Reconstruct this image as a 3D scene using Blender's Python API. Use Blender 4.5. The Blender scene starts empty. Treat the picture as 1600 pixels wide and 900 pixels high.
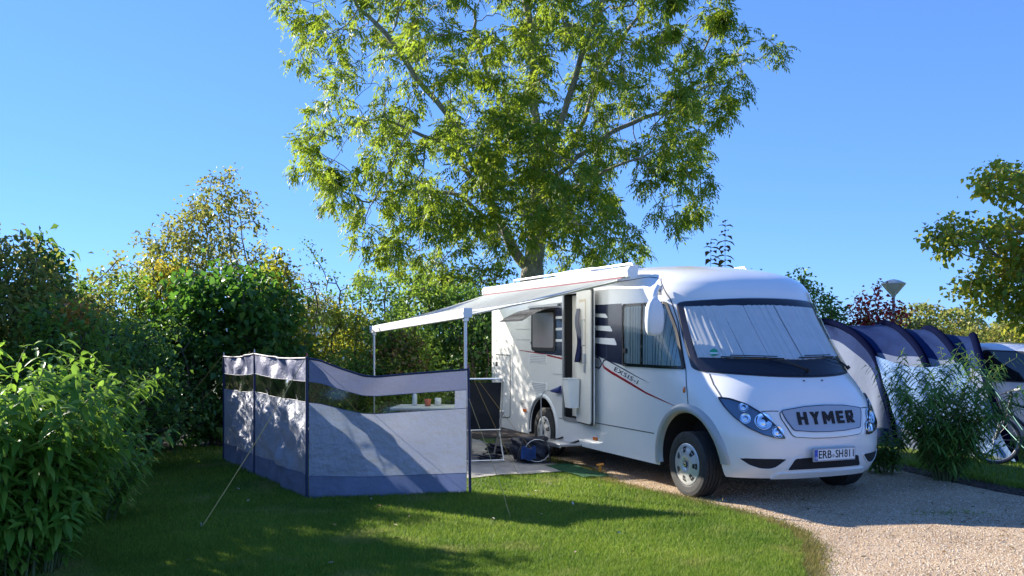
import bpy, bmesh, math, random
import numpy as np
from mathutils import Vector, Matrix

SC = bpy.context.scene
COL = SC.collection
R = math.radians

# ------------------------------------------------------------------ camera, sky, sun, exposure
cam_d = bpy.data.cameras.new('camera')
cam_d.sensor_width = 36.0
cam_d.lens = 31.5
cam_d.shift_y = 0.05
cam_d.clip_start = 0.1
cam_d.clip_end = 3000
cam = bpy.data.objects.new('camera', cam_d)
COL.objects.link(cam)
cam.location = (0, 0, 1.7)
cam.rotation_euler = (R(90), 0, 0)
SC.camera = cam

SUN_TRAVEL = Vector((1.757, -1.03, -1.0)).normalized()
world = bpy.data.worlds.new('World')
SC.world = world
world.use_nodes = True
wn = world.node_tree.nodes
sky = wn.new('ShaderNodeTexSky')
sky.sky_type = 'NISHITA'
sky.sun_disc = False
sky.sun_elevation = R(26.2)
sky.sun_rotation = R(-59.6)
sky.altitude = 1800
sky.air_density = 1.0
sky.dust_density = 0.0
sky.ozone_density = 4.0
wg = wn.new('ShaderNodeGamma'); wg.inputs[1].default_value = 0.56
wm = wn.new('ShaderNodeMix'); wm.data_type = 'RGBA'; wm.blend_type = 'MULTIPLY'; wm.clamp_result = False
wm.inputs[0].default_value = 1.0; wm.inputs[7].default_value = (0.42, 0.715, 1.33, 1)
world.node_tree.links.new(sky.outputs[0], wg.inputs[0])
world.node_tree.links.new(wg.outputs[0], wm.inputs[6])
world.node_tree.links.new(wm.outputs[2], wn['Background'].inputs[0])
wn['Background'].inputs[1].default_value = 0.15

sun_d = bpy.data.lights.new('sun', 'SUN')
sun_d.energy = 5.0
sun_d.angle = R(0.5)
sun_d.color = (1.0, 0.93, 0.82)
sun = bpy.data.objects.new('sun', sun_d)
COL.objects.link(sun)
sun.rotation_euler = SUN_TRAVEL.to_track_quat('-Z', 'Y').to_euler()
sun.location = (-20, 12, 14)

SC.view_settings.view_transform = 'Standard'
SC.view_settings.look = 'None'
SC.view_settings.exposure = 1.4
SC.view_settings.gamma = 1.0
SC.cycles.max_bounces = 8
SC.cycles.transparent_max_bounces = 12
SC.cycles.caustics_reflective = False
SC.cycles.caustics_refractive = False

# ------------------------------------------------------------------ naming helpers
def tag(o, label=None, cat=None, group=None, kind=None):
    if label: o['label'] = label
    if cat: o['category'] = cat
    if group: o['group'] = group
    if kind: o['kind'] = kind
    return o

def empty(name, loc=(0, 0, 0), rz=0.0, label=None, cat=None, group=None):
    o = bpy.data.objects.new(name, None)
    o.empty_display_size = 0.2
    o.location = loc
    o.rotation_euler = (0, 0, rz)
    COL.objects.link(o)
    return tag(o, label, cat, group)

def link(name, me, mats=None, parent=None, smooth=False, loc=None, rot=None):
    o = bpy.data.objects.new(name, me)
    COL.objects.link(o)
    if mats is not None:
        if not isinstance(mats, (list, tuple)): mats = [mats]
        for m in mats: me.materials.append(m)
    if smooth:
        me.polygons.foreach_set('use_smooth', [True] * len(me.polygons))
    if parent is not None: o.parent = parent
    if loc is not None: o.location = loc
    if rot is not None: o.rotation_euler = rot
    return o

def from_bm(name, bm, mats, parent=None, smooth=False, loc=None, rot=None, fixn=True):
    if fixn: bmesh.ops.recalc_face_normals(bm, faces=bm.faces)
    me = bpy.data.meshes.new(name)
    bm.to_mesh(me); bm.free()
    return link(name, me, mats, parent, smooth, loc, rot)

def np_mesh(name, verts, faces, k):
    """faces: (F,k) int array, all the same number of corners"""
    me = bpy.data.meshes.new(name)
    v = np.ascontiguousarray(verts, dtype=np.float32); f = np.ascontiguousarray(faces, dtype=np.int32)
    me.vertices.add(len(v)); me.vertices.foreach_set('co', v.ravel())
    me.loops.add(f.size); me.loops.foreach_set('vertex_index', f.ravel())
    me.polygons.add(len(f))
    me.polygons.foreach_set('loop_start', np.arange(0, f.size, k, dtype=np.int32))
    me.polygons.foreach_set('loop_total', np.full(len(f), k, dtype=np.int32))
    me.update(calc_edges=True)
    return me

def copy_tree(o, parent=None):
    c = o.copy(); COL.objects.link(c)
    if parent is not None: c.parent = parent
    for ch in list(o.children): copy_tree(ch, c)
    return c

# ------------------------------------------------------------------ shape helpers (into a bmesh)
def add_box(bm, c, s, rz=0.0, bev=0.0, M=None):
    m = Matrix.Translation(c) @ Matrix.Rotation(rz, 4, 'Z') @ Matrix.Diagonal((s[0], s[1], s[2], 1))
    if M is not None: m = M @ m
    r = bmesh.ops.create_cube(bm, size=1.0, matrix=m)
    if bev > 0:
        vs = r['verts']; es = list({e for v in vs for e in v.link_edges})
        bmesh.ops.bevel(bm, geom=es, offset=bev, segments=2, affect='EDGES', profile=0.6)

def add_tube(bm, pts, rad, n=8, cap=True, closed=False):
    pts = [Vector(p) for p in pts]
    rads = rad if isinstance(rad, (list, tuple)) else [rad] * len(pts)
    rings = []; prev = None
    N = len(pts)
    for i, p in enumerate(pts):
        if closed: t = pts[(i + 1) % N] - pts[i - 1]
        elif i == 0: t = pts[1] - pts[0]
        elif i == N - 1: t = pts[-1] - pts[-2]
        else: t = pts[i + 1] - pts[i - 1]
        t.normalize()
        if prev is None:
            a = Vector((0, 0, 1)) if abs(t.z) < 0.9 else Vector((1, 0, 0))
            u = t.cross(a).normalized()
        else:
            u = (prev - t * prev.dot(t)).normalized()
        prev = u; w = t.cross(u)
        rings.append([bm.verts.new(p + (u * math.cos(2 * math.pi * k / n) + w * math.sin(2 * math.pi * k / n)) * rads[i]) for k in range(n)])
    rng = range(N) if closed else range(N - 1)
    for i in rng:
        a, b = rings[i], rings[(i + 1) % N]
        for k in range(n):
            bm.faces.new((a[k], a[(k + 1) % n], b[(k + 1) % n], b[k]))
    if cap and not closed:
        bm.faces.new(list(reversed(rings[0]))); bm.faces.new(rings[-1])

def add_lathe(bm, prof, n=32, M=None, closed=False):
    """prof: list of (r, h) ; axis Z, M moves it"""
    M = M or Matrix.Identity(4)
    rings = []
    for r, h in prof:
        if r < 1e-5: rings.append([bm.verts.new(M @ Vector((0, 0, h)))])
        else: rings.append([bm.verts.new(M @ Vector((r * math.cos(2 * math.pi * k / n), r * math.sin(2 * math.pi * k / n), h))) for k in range(n)])
    L = len(rings)
    for i in range(L if closed else L - 1):
        a, b = rings[i], rings[(i + 1) % L]
        for k in range(n):
            k2 = (k + 1) % n
            if len(a) == 1 and len(b) == 1: continue
            if len(a) == 1: bm.faces.new((a[0], b[k2], b[k]))
            elif len(b) == 1: bm.faces.new((a[k], a[k2], b[0]))
            else: bm.faces.new((a[k], a[k2], b[k2], b[k]))

def add_grid(bm, fn, nu, nv, thick=None):
    vs = [[bm.verts.new(fn(i / nu, j / nv)) for j in range(nv + 1)] for i in range(nu + 1)]
    fs = []
    for i in range(nu):
        for j in range(nv):
            fs.append(bm.faces.new((vs[i][j], vs[i + 1][j], vs[i + 1][j + 1], vs[i][j + 1])))
    return vs, fs

def smooth_poly(pts, r, seg=4):
    """round the corners of a 2-D polygon"""
    out = []; n = len(pts)
    for i in range(n):
        p = Vector(pts[i]); a = Vector(pts[i - 1]); b = Vector(pts[(i + 1) % n])
        da = a - p; db = b - p
        ra = min(r, da.length * .45, db.length * .45)
        s = p + da.normalized() * ra; e = p + db.normalized() * ra
        for k in range(seg + 1):
            t = k / seg
            out.append(tuple(s * (1 - t) ** 2 + p * 2 * t * (1 - t) + e * t * t))
    return out

# ------------------------------------------------------------------ materials
def nt_of(name):
    m = bpy.data.materials.new(name); m.use_nodes = True
    nt = m.node_tree
    return m, nt, nt.nodes['Principled BSDF'], nt.nodes['Material Output']

def ramp(nt, fac, stops):
    r = nt.nodes.new('ShaderNodeValToRGB')
    els = r.color_ramp.elements
    while len(els) < len(stops): els.new(0.5)
    for e, (p, c) in zip(els, stops):
        e.position = p; e.color = (*c, 1)
    nt.links.new(fac, r.inputs[0])
    return r.outputs[0]

def coords(nt, kind='Object'):
    return nt.nodes.new('ShaderNodeTexCoord').outputs[kind]

def noise(nt, scale, detail=4, rough=.55, vec=None, dist=0.0):
    n = nt.nodes.new('ShaderNodeTexNoise')
    n.inputs['Scale'].default_value = scale; n.inputs['Detail'].default_value = detail
    n.inputs['Roughness'].default_value = rough; n.inputs['Distortion'].default_value = dist
    if vec is not None: nt.links.new(vec, n.inputs['Vector'])
    return n.outputs[0]

def mixc(nt, fac, a, b, mode='MIX'):
    m = nt.nodes.new('ShaderNodeMix'); m.data_type = 'RGBA'; m.blend_type = mode
    for sock, v in ((m.inputs[0], fac), (m.inputs[6], a), (m.inputs[7], b)):
        if hasattr(v, 'links') or hasattr(v, 'is_output'): nt.links.new(v, sock)
        elif isinstance(v, (int, float)): sock.default_value = v
        else: sock.default_value = (*v, 1)
    return m.outputs[2]

def bump(nt, bs, h, strength=.3, dist=.01):
    b = nt.nodes.new('ShaderNodeBump'); b.inputs['Strength'].default_value = strength
    b.inputs['Distance'].default_value = dist
    nt.links.new(h, b.inputs['Height']); nt.links.new(b.outputs[0], bs.inputs['Normal'])

def mat(name, col, rough=.5, metal=0.0, var=.12, scale=6.0, bmp=0.0, bscale=60.0, bdist=.004, coat=0.0, spec=.5, trans=0.0, tcol=None, emit=None):
    m, nt, bs, out = nt_of(name)
    co = coords(nt)
    d = tuple(c * (1 - var) for c in col); l = tuple(min(1, c * (1 + var * .6)) for c in col)
    c = ramp(nt, noise(nt, scale, 5, .6, co), [(.3, d), (.7, l)])
    nt.links.new(c, bs.inputs['Base Color'])
    bs.inputs['Roughness'].default_value = rough; bs.inputs['Metallic'].default_value = metal
    bs.inputs['Coat Weight'].default_value = coat; bs.inputs['Coat Roughness'].default_value = .08
    bs.inputs['Specular IOR Level'].default_value = spec
    if bmp: bump(nt, bs, noise(nt, bscale, 3, .6, co), bmp, bdist)
    if trans:
        t = nt.nodes.new('ShaderNodeBsdfTranslucent'); t.inputs[0].default_value = (*(tcol or col), 1)
        mx = nt.nodes.new('ShaderNodeMixShader'); mx.inputs[0].default_value = trans
        nt.links.new(bs.outputs[0], mx.inputs[1]); nt.links.new(t.outputs[0], mx.inputs[2])
        nt.links.new(mx.outputs[0], out.inputs[0])
    if emit:
        bs.inputs['Emission Color'].default_value = (*emit, 1); bs.inputs['Emission Strength'].default_value = 1
    return m

def glass(name, tint=(.9, .95, .95), refl=1.0, rough=.02, ior=1.5):
    """thin pane: clear with a mirror coat that follows the viewing angle"""
    m, nt, bs, out = nt_of(name)
    t = nt.nodes.new('ShaderNodeBsdfTransparent'); t.inputs[0].default_value = (*tint, 1)
    g = nt.nodes.new('ShaderNodeBsdfGlossy'); g.inputs['Roughness'].default_value = rough
    fr = nt.nodes.new('ShaderNodeFresnel'); fr.inputs[0].default_value = ior
    mp = nt.nodes.new('ShaderNodeMath'); mp.operation = 'MULTIPLY'; mp.inputs[1].default_value = refl
    nt.links.new(fr.outputs[0], mp.inputs[0])
    mx = nt.nodes.new('ShaderNodeMixShader')
    nt.links.new(mp.outputs[0], mx.inputs[0]); nt.links.new(t.outputs[0], mx.inputs[1]); nt.links.new(g.outputs[0], mx.inputs[2])
    nt.links.new(mx.outputs[0], out.inputs[0])
    return m

def leafmat(name, cols, trans=.35, tcol=(.25, .35, .04), rough=.45, patch=None, pscale=.8):
    """leaf colour varies leaf by leaf and, with patch, branch by branch"""
    m, nt, bs, out = nt_of(name)
    geo = nt.nodes.new('ShaderNodeNewGeometry')
    n = len(cols)
    c = ramp(nt, geo.outputs['Random Per Island'], [(i / max(1, n - 1), col) for i, col in enumerate(cols)])
    nz = noise(nt, pscale, 2, .5, coords(nt))
    c = mixc(nt, .55, c, ramp(nt, nz, [(.35, (.8, .85, .8)), (.65, (1.2, 1.15, .95))]), 'MULTIPLY')
    if patch:
        nz2 = noise(nt, pscale * .7, 1, .5, coords(nt, 'Generated') if False else coords(nt))
        f = ramp(nt, nz2, [(patch[1], (0, 0, 0)), (patch[1] + .08, (1, 1, 1))])
        c = mixc(nt, f, c, patch[0])
    nt.links.new(c, bs.inputs['Base Color'])
    bs.inputs['Roughness'].default_value = rough
    bs.inputs['Specular IOR Level'].default_value = .35
    t = nt.nodes.new('ShaderNodeBsdfTranslucent')
    tc = mixc(nt, .5, c, tcol)
    nt.links.new(tc, t.inputs[0])
    mx = nt.nodes.new('ShaderNodeMixShader'); mx.inputs[0].default_value = trans
    nt.links.new(bs.outputs[0], mx.inputs[1]); nt.links.new(t.outputs[0], mx.inputs[2])
    nt.links.new(mx.outputs[0], out.inputs[0])
    return m

M_WHITE = mat('white_paint', (.80, .79, .76), .22, var=.03, scale=2, coat=.6)
M_WHITE2 = mat('white_plastic', (.78, .78, .76), .35, var=.04)
M_CREAM = mat('cream_panel', (.74, .70, .62), .45, var=.05)
M_ALU = mat('aluminium', (.62, .63, .64), .32, metal=.85, var=.05)
M_GREYM = mat('grey_metal', (.42, .43, .45), .4, metal=.6, var=.08)
M_GREYP = mat('grey_plastic', (.36, .37, .38), .5, var=.08)
M_BLACK = mat('black_rubber', (.018, .018, .02), .6, var=.2)
M_DARK = mat('dark_recess', (.012, .012, .014), .8, var=.2)
M_TYRE = mat('tyre_rubber', (.032, .031, .03), .75, var=.35, scale=14, bmp=.3, bscale=120)
M_NAVY = mat('navy_decal', (.012, .018, .05), .25, coat=.4, var=.1)
M_SILVER = mat('silver_decal', (.55, .56, .58), .3, metal=.4, var=.05)
M_RED = mat('red_decal', (.30, .008, .02), .3, var=.05, coat=.3)
M_REDL = mat('red_lens', (.55, .01, .015), .15, var=.05, coat=.7)
M_AMBER = mat('amber_lens', (.75, .16, .02), .2, var=.05, coat=.7)
M_GAP = mat('panel_gap', (.05, .05, .055), .7, var=.1)
M_CURT = mat('curtain_cloth', (.90, .89, .85), .85, var=.05, scale=10, trans=.1)
M_GRILLE = mat('grille_grey', (.36, .37, .40), .35, metal=.3, var=.04)
M_FLARE = mat('arch_silver', (.40, .40, .375), .38, metal=.15, var=.05, coat=.3)
M_HUB = mat('hubcap_silver', (.62, .62, .60), .3, metal=.35, var=.08, coat=.2)
M_CHROME = mat('chrome', (.85, .86, .88), .06, metal=1.0, var=.02)
M_GLASS = glass('window_glass', (.86, .95, .93), 1.2)
M_WGLASS = glass('windscreen_glass', (.97, .98, .99), .55, ior=1.5)
M_LENS = glass('lamp_glass', (.92, .96, 1.0), 1.2)
M_DGLASS = mat('tinted_pane', (.05, .045, .05), .12, var=.1, coat=.8)
M_PLATE = mat('plate_white', (.80, .80, .78), .4, var=.02)
M_EUBLUE = mat('plate_blue', (.02, .07, .45), .4, var=.02)
M_GREENST = mat('sticker_green', (.02, .32, .16), .5, var=.1)
M_TOWEL = mat('towel_navy', (.035, .045, .11), .95, var=.3, scale=25, bmp=.5, bscale=150)
M_TOWELG = mat('towel_grey', (.30, .30, .36), .95, var=.3, scale=25, bmp=.5, bscale=150)
M_AWN = mat('awning_canvas', (.86, .90, .88), .8, var=.05, scale=3, trans=.75, tcol=(.90, .96, .93))
M_WBT = mat('windbreak_top', (.19, .20, .29), .5, var=.12, scale=4, bmp=.5, bscale=9, bdist=.05, trans=.22, tcol=(.22, .24, .34))
M_WB = mat('windbreak_cloth', (.33, .345, .40), .5, var=.10, scale=3, bmp=.8, bscale=7, bdist=.08, trans=.24, tcol=(.38, .41, .50))
M_WBD = mat('windbreak_flap', (.17, .19, .27), .55, var=.12, scale=4, bmp=.5, bscale=9, bdist=.05, trans=.25, tcol=(.14, .18, .36))
M_WBN = mat('windbreak_piping', (.025, .03, .075), .6, var=.1)
M_VINYL = glass('clear_vinyl', (.72, .76, .72), 1.8, rough=.12, ior=1.5)
M_ROPE = mat('guy_rope', (.55, .36, .12), .8, var=.15)

# ------------------------------------------------------------------ van body surface
_Z = [.28, .36, .55, .75, .85, 1.0, 1.2, 1.35, 1.6, 1.9, 2.12, 2.25, 2.38, 2.48, 2.55, 2.60]
_N = [-.84, -.91, -.95, -.95, -.91, -.87, -.77, -.63, -.42, -.17, 0.0, .06, .20, .42, .70, 1.1]
_E = [.15, .15, .1, .1, .15, .25, .42, .58, .74, .86, .95, 1.0, 1.1, 1.3, 1.6, 2.0]
_W = [1.09, 1.11, 1.12, 1.12, 1.12, 1.12, 1.12, 1.12, 1.12, 1.115, 1.11, 1.10, 1.07, 1.01, .90, .72]
_P = [2.8, 2.8, 2.8, 2.8, 2.75, 2.65, 2.4, 2.25, 2.2, 2.2, 2.3, 2.4, 2.5, 2.5, 2.4, 2.4]
_ZZ = np.linspace(.28, 2.60, 300)
def _sm(t):
    v = np.interp(_ZZ, _Z, t); k = np.ones(13) / 13
    return np.convolve(np.pad(v, 6, mode='reflect', reflect_type='odd'), k, 'valid')
_TN, _TE, _TW, _TP = _sm(_N), _sm(_E), _sm(_W), _sm(_P)
def par(z): return tuple(float(np.interp(z, _ZZ, t)) for t in (_TN, _TE, _TW, _TP))
def front_y(x, z):
    N, e, W, n = par(z)
    r = min(.9995, abs(x) / W)
    return e - (e - N) * (1 - r ** n) ** (1 / n)
def side_x(y, z):
    N, e, W, n = par(z)
    Wr = float(np.interp(z, [.3, 2.42, 2.5, 2.56, 2.6], [1.12, 1.12, 1.10, 1.05, .9]))
    if y >= e:
        t = min(1, (y - e) / .5); t = t * t * (3 - 2 * t)
        return W + (Wr - W) * t
    r = min(.9995, (e - y) / (e - N))
    return W * (1 - r ** n) ** (1 / n)
def on_front(u, v, off):
    e = .004
    p = Vector((u, front_y(u, v), v))
    a = Vector((u + e, front_y(u + e, v), v)) - p
    b = Vector((u, front_y(u, v + e), v + e)) - p
    n = a.cross(b).normalized()
    if n.y > 0: n = -n
    return p + n * off
def on_side(u, v, off, s=-1):
    e = .004
    p = Vector((s * side_x(u, v), u, v))
    a = Vector((s * side_x(u + e, v), u + e, v)) - p
    b = Vector((s * side_x(u, v + e), u, v + e)) - p
    n = a.cross(b).normalized()
    if n.x * s < 0: n = -n
    return p + n * off
def on_rear(u, v, off): return Vector((u, 5.72 + off, v))

def patch_bm(poly, mp, off, step=.05, edge=.004, bulge=None):
    """a 2-D outline laid on the body surface, with a rim down to it"""
    bm = bmesh.new()
    vs = [bm.verts.new((p[0], p[1], 0)) for p in poly]
    bm.faces.new(vs)
    for ax in (0, 1):
        lo = min(p[ax] for p in poly); hi = max(p[ax] for p in poly)
        k = math.ceil(lo / step) * step
        while k < hi:
            co = [0, 0, 0]; co[ax] = k; no = [0, 0, 0]; no[ax] = 1
            bmesh.ops.bisect_plane(bm, geom=bm.verts[:] + bm.edges[:] + bm.faces[:], plane_co=co, plane_no=no, dist=1e-5)
            k += step
    be = [e for e in bm.edges if e.is_boundary]
    r = bmesh.ops.extrude_edge_only(bm, edges=be)
    rim = {v for v in r['geom'] if isinstance(v, bmesh.types.BMVert)}
    for v in bm.verts:
        o = off - edge if v in rim else off
        if bulge and v not in rim: o += bulge(v.co.x, v.co.y)
        v.co = mp(v.co.x, v.co.y, o)
    return bm

def patch(name, poly, mp, off, m, parent, step=.05, edge=.004, bulge=None, smooth=True):
    bm = patch_bm(poly, mp, off, step, edge, bulge)
    o = from_bm(name, bm, m, parent)
    if smooth:
        o.data.polygons.foreach_set('use_smooth', [True] * len(o.data.polygons))
        sharp_by_angle(o.data, 35)
    return o

def sharp_by_angle(me, deg):
    bm = bmesh.new(); bm.from_mesh(me)
    for e in bm.edges:
        if len(e.link_faces) == 2 and e.calc_face_angle(0) > R(deg): e.smooth = False
    bm.to_mesh(me); bm.free()

def strip_poly(pts, w):
    L = []; Rr = []
    P = [Vector(p) for p in pts]
    for i, p in enumerate(P):
        t = (P[min(i + 1, len(P) - 1)] - P[max(i - 1, 0)]).normalized()
        n = Vector((-t.y, t.x)) * (w if not isinstance(w, (list, tuple)) else w[i]) * .5
        L.append(tuple(p + n)); Rr.append(tuple(p - n))
    return L + Rr[::-1]

def rect(u0, u1, v0, v1, r=0.0):
    p = [(u0, v0), (u1, v0), (u1, v1), (u0, v1)]
    return smooth_poly(p, r) if r else p

def ring_patch(name, poly, inset, mp, off, m, parent, edge=.012):
    """a frame: outline minus the same outline shrunk towards its centre line"""
    n = len(poly); P = [Vector(p) for p in poly]
    area = sum(P[i].x * P[(i + 1) % n].y - P[(i + 1) % n].x * P[i].y for i in range(n))
    s = 1 if area > 0 else -1
    Q = []
    for i in range(n):
        t = (P[(i + 1) % n] - P[i - 1]).normalized()
        Q.append(P[i] + Vector((-t.y, t.x)) * inset * s)
    bm = bmesh.new()
    rows = [[bm.verts.new(mp(a.x, a.y, o)) for a in A] for A, o in ((P, off - edge), (P, off), (Q, off), (Q, off - edge))]
    for a, b in zip(rows[:-1], rows[1:]):
        for i in range(n): bm.faces.new((a[i], a[(i + 1) % n], b[(i + 1) % n], b[i]))
    return from_bm(name, bm, m, parent)

def text_obj(name, s, size, mp2, m, parent, bold=0.0, xs=1.0, width=None, shear=0.0, ext=.004, space=1.0):
    cu = bpy.data.curves.new(name, 'FONT'); cu.body = s; cu.size = size; cu.offset = bold; cu.shear = shear
    cu.extrude = ext; cu.align_x = 'CENTER'; cu.align_y = 'CENTER'; cu.space_character = space; cu.resolution_u = 4
    o = bpy.data.objects.new(name, cu); COL.objects.link(o)
    dg = bpy.context.evaluated_depsgraph_get(); dg.update()
    me = bpy.data.meshes.new_from_object(o.evaluated_get(dg))
    bpy.data.objects.remove(o, do_unlink=True); bpy.data.curves.remove(cu)
    if width:
        X = [v.co.x for v in me.vertices]; xs = width / (max(X) - min(X)); c0 = (max(X) + min(X)) / 2
        for v in me.vertices: v.co.x -= c0
    for v in me.vertices: v.co = mp2(v.co.x * xs, v.co.y, v.co.z)
    me.name = name; me.materials.clear()
    return link(name, me, m, parent)

# ------------------------------------------------------------------ where the motorhome stands
TH = math.atan(590 / 1400)
VX, VY = Vector((math.cos(TH), math.sin(TH), 0)), Vector((-math.sin(TH), math.cos(TH), 0))
VO = Vector((1.88, 9.66, 0)) + VX * 1.1
def vl(x, y, z=0.0): return VO + VX * x + VY * y + Vector((0, 0, z))
def wp(px, py, d): return Vector(((px - 800) / 1400 * d, d, 1.7 - (py - 530) * d / 1400))

# ================================================================== GROUND
def m_ground():
    m, nt, bs, out = nt_of('meadow_ground'); co = coords(nt)
    c = ramp(nt, noise(nt, .35, 5, .6, co), [(.35, (.035, .06, .018)), (.65, (.07, .10, .03))])
    nt.links.new(c, bs.inputs['Base Color']); bs.inputs['Roughness'].default_value = .9
    bump(nt, bs, noise(nt, 8, 4, .6, co), .6, .05)
    return m
def m_lawn():
    m, nt, bs, out = nt_of('lawn_turf'); co = coords(nt)
    c = ramp(nt, noise(nt, .9, 4, .6, co), [(.3, (.06, .11, .025)), (.7, (.11, .16, .035))])
    c2 = ramp(nt, noise(nt, 60, 3, .6, co), [(.3, (.55, .5, .45)), (.7, (1.2, 1.2, 1.1))])
    c = mixc(nt, .8, c, c2, 'MULTIPLY')
    nt.links.new(c, bs.inputs['Base Color']); bs.inputs['Roughness'].default_value = .9
    bump(nt, bs, noise(nt, 90, 3, .6, co), .8, .02)
    return m
def m_gravel():
    m, nt, bs, out = nt_of('gravel'); co = coords(nt)
    v = nt.nodes.new('ShaderNodeTexVoronoi'); v.inputs['Scale'].default_value = 95; nt.links.new(co, v.inputs['Vector'])
    c = ramp(nt, v.outputs['Color'], [(0.0, (.21, .145, .09)), (.35, (.41, .295, .185)), (.7, (.53, .41, .28)), (1, (.64, .57, .46))])
    big = ramp(nt, noise(nt, 1.1, 5, .6, co), [(.3, (.66, .62, .58)), (.7, (1.12, 1.10, 1.06))])
    c = mixc(nt, 1.0, c, big, 'MULTIPLY')
    v2 = nt.nodes.new('ShaderNodeTexVoronoi'); v2.inputs['Scale'].default_value = 95; nt.links.new(co, v2.inputs['Vector'])
    inv = nt.nodes.new('ShaderNodeMath'); inv.operation = 'SUBTRACT'; inv.inputs[0].default_value = 1; nt.links.new(v2.outputs['Distance'], inv.inputs[1])
    nt.links.new(c, bs.inputs['Base Color']); bs.inputs['Roughness'].default_value = .9; bs.inputs['Specular IOR Level'].default_value = .2
    bump(nt, bs, inv.outputs[0], .7, .012)
    return m
M_GROUND, M_LAWN, M_GRAVEL = m_ground(), m_lawn(), m_gravel()
M_SOIL = mat('soil', (.05, .036, .026), .95, var=.5, scale=9, bmp=.9, bscale=30, bdist=.04)

from mathutils.geometry import delaunay_2d_cdt
def in_poly(px, py, poly):
    x = np.array([p[0] for p in poly]); y = np.array([p[1] for p in poly])
    res = np.zeros(len(px), bool); j = len(poly) - 1
    for i in range(len(poly)):
        with np.errstate(divide='ignore', invalid='ignore'):
            c = ((y[i] > py) != (y[j] > py)) & (px < (x[j] - x[i]) * (py - y[i]) / (y[j] - y[i] + 1e-12) + x[i])
        res ^= c; j = i
    return res

def sheet(name, pts, z, m, step=None):
    """one flat sheet, tessellated on a loose grid"""
    co = [Vector(p) for p in pts]; n = len(co)
    edges = [(i, (i + 1) % n) for i in range(n)]
    if step:
        xs = [p[0] for p in pts]; ys = [p[1] for p in pts]
        gx, gy = np.meshgrid(np.arange(min(xs) + .37 * step, max(xs), step), np.arange(min(ys) + .41 * step, max(ys), step))
        gx = gx.ravel(); gy = gy.ravel(); k = in_poly(gx, gy, pts)
        co += [Vector((float(x), float(y))) for x, y in zip(gx[k], gy[k])]
    v, e, f = delaunay_2d_cdt(co, edges, [list(range(n))], 1, 1e-5)[:3]
    me = bpy.data.meshes.new(name)
    me.from_pydata([(p.x, p.y, z) for p in v], [], [list(q) for q in f])
    if me.polygons and me.polygons[0].normal.z < 0: me.flip_normals()
    return tag(link(name, me, m), kind='structure')

def spline(pts, n=8):
    out = []
    P = [Vector(p) for p in pts]
    for i in range(len(P) - 1):
        a = P[max(0, i - 1)]; b = P[i]; c = P[i + 1]; d = P[min(len(P) - 1, i + 2)]
        for k in range(n):
            t = k / n
            out.append(tuple(.5 * (2 * b + (c - a) * t + (2 * a - 5 * b + 4 * c - d) * t * t + (3 * b - a - 3 * c + d) * t ** 3)))
    out.append(tuple(P[-1]))
    return out

sheet('ground', [(-900, -60), (900, -60), (900, 1600), (-900, 1600)], -0.04, M_GROUND, 60)
drive_left = spline([(.3, 13.2), (.62, 12.2), (.92, 11.55), (1.02, 10.9), (1.35, 10.1), (1.85, 9.35), (2.25, 8.55), (2.42, 7.9), (2.38, 7.3), (2.22, 6.8), (2.0, 6.0), (1.9, 5.0), (1.9, 4.0), (1.9, 2), (1.9, -2), (1.9, -5)])
drive_left = [(x + (.022 * math.sin(y * 13) + .018 * math.sin(y * 29 + 1) + .01 * math.sin(y * 61)) * (1 if 5 < y < 13 else 0), y) for x, y in drive_left]
drive_right = spline([(5.0, 14.8), (4.95, 12.4), (5.05, 11.4), (5.25, 10.5), (5.5, 9.7), (5.9, 9.1), (6.6, 8.75), (8.5, 8.4), (14, 8.0), (30, 7.5)])
sheet('gravel_drive', [(-1.2, 18.5), (5.1, 18.5), (5.0, 14.8)] + drive_right[1:] + [(30, -5), (-1.2, -5)], .004, M_GRAVEL, 2)
sheet('lawn', [(-9, -5), (1.9, -5)] + drive_left[::-1][1:] + [(-.2, 14.2), (-.3, 16.5), (-9.5, 17.5), (-9, 10)], .012, M_LAWN, 2)
lawn_r_edge = [(x + .45, y + .35) for x, y in drive_right]
sheet('pitch_grass', lawn_r_edge + [(40, 30), (5.6, 30)], .012, M_LAWN, 3)
sheet('flower_bed', drive_right[:-8] + lawn_r_edge[:-8][::-1], .009, M_SOIL)
sheet('hedge_soil', [(-9.4, 13.9), (-4.6, 14.1), (-1.6, 14.7), (.4, 15.6), (.6, 18), (-9.4, 19)], .020, M_SOIL)

def in_view(x, y, pad=.35):
    return (y > 5.6) & (np.abs(x) < y * .575 + pad)

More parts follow.
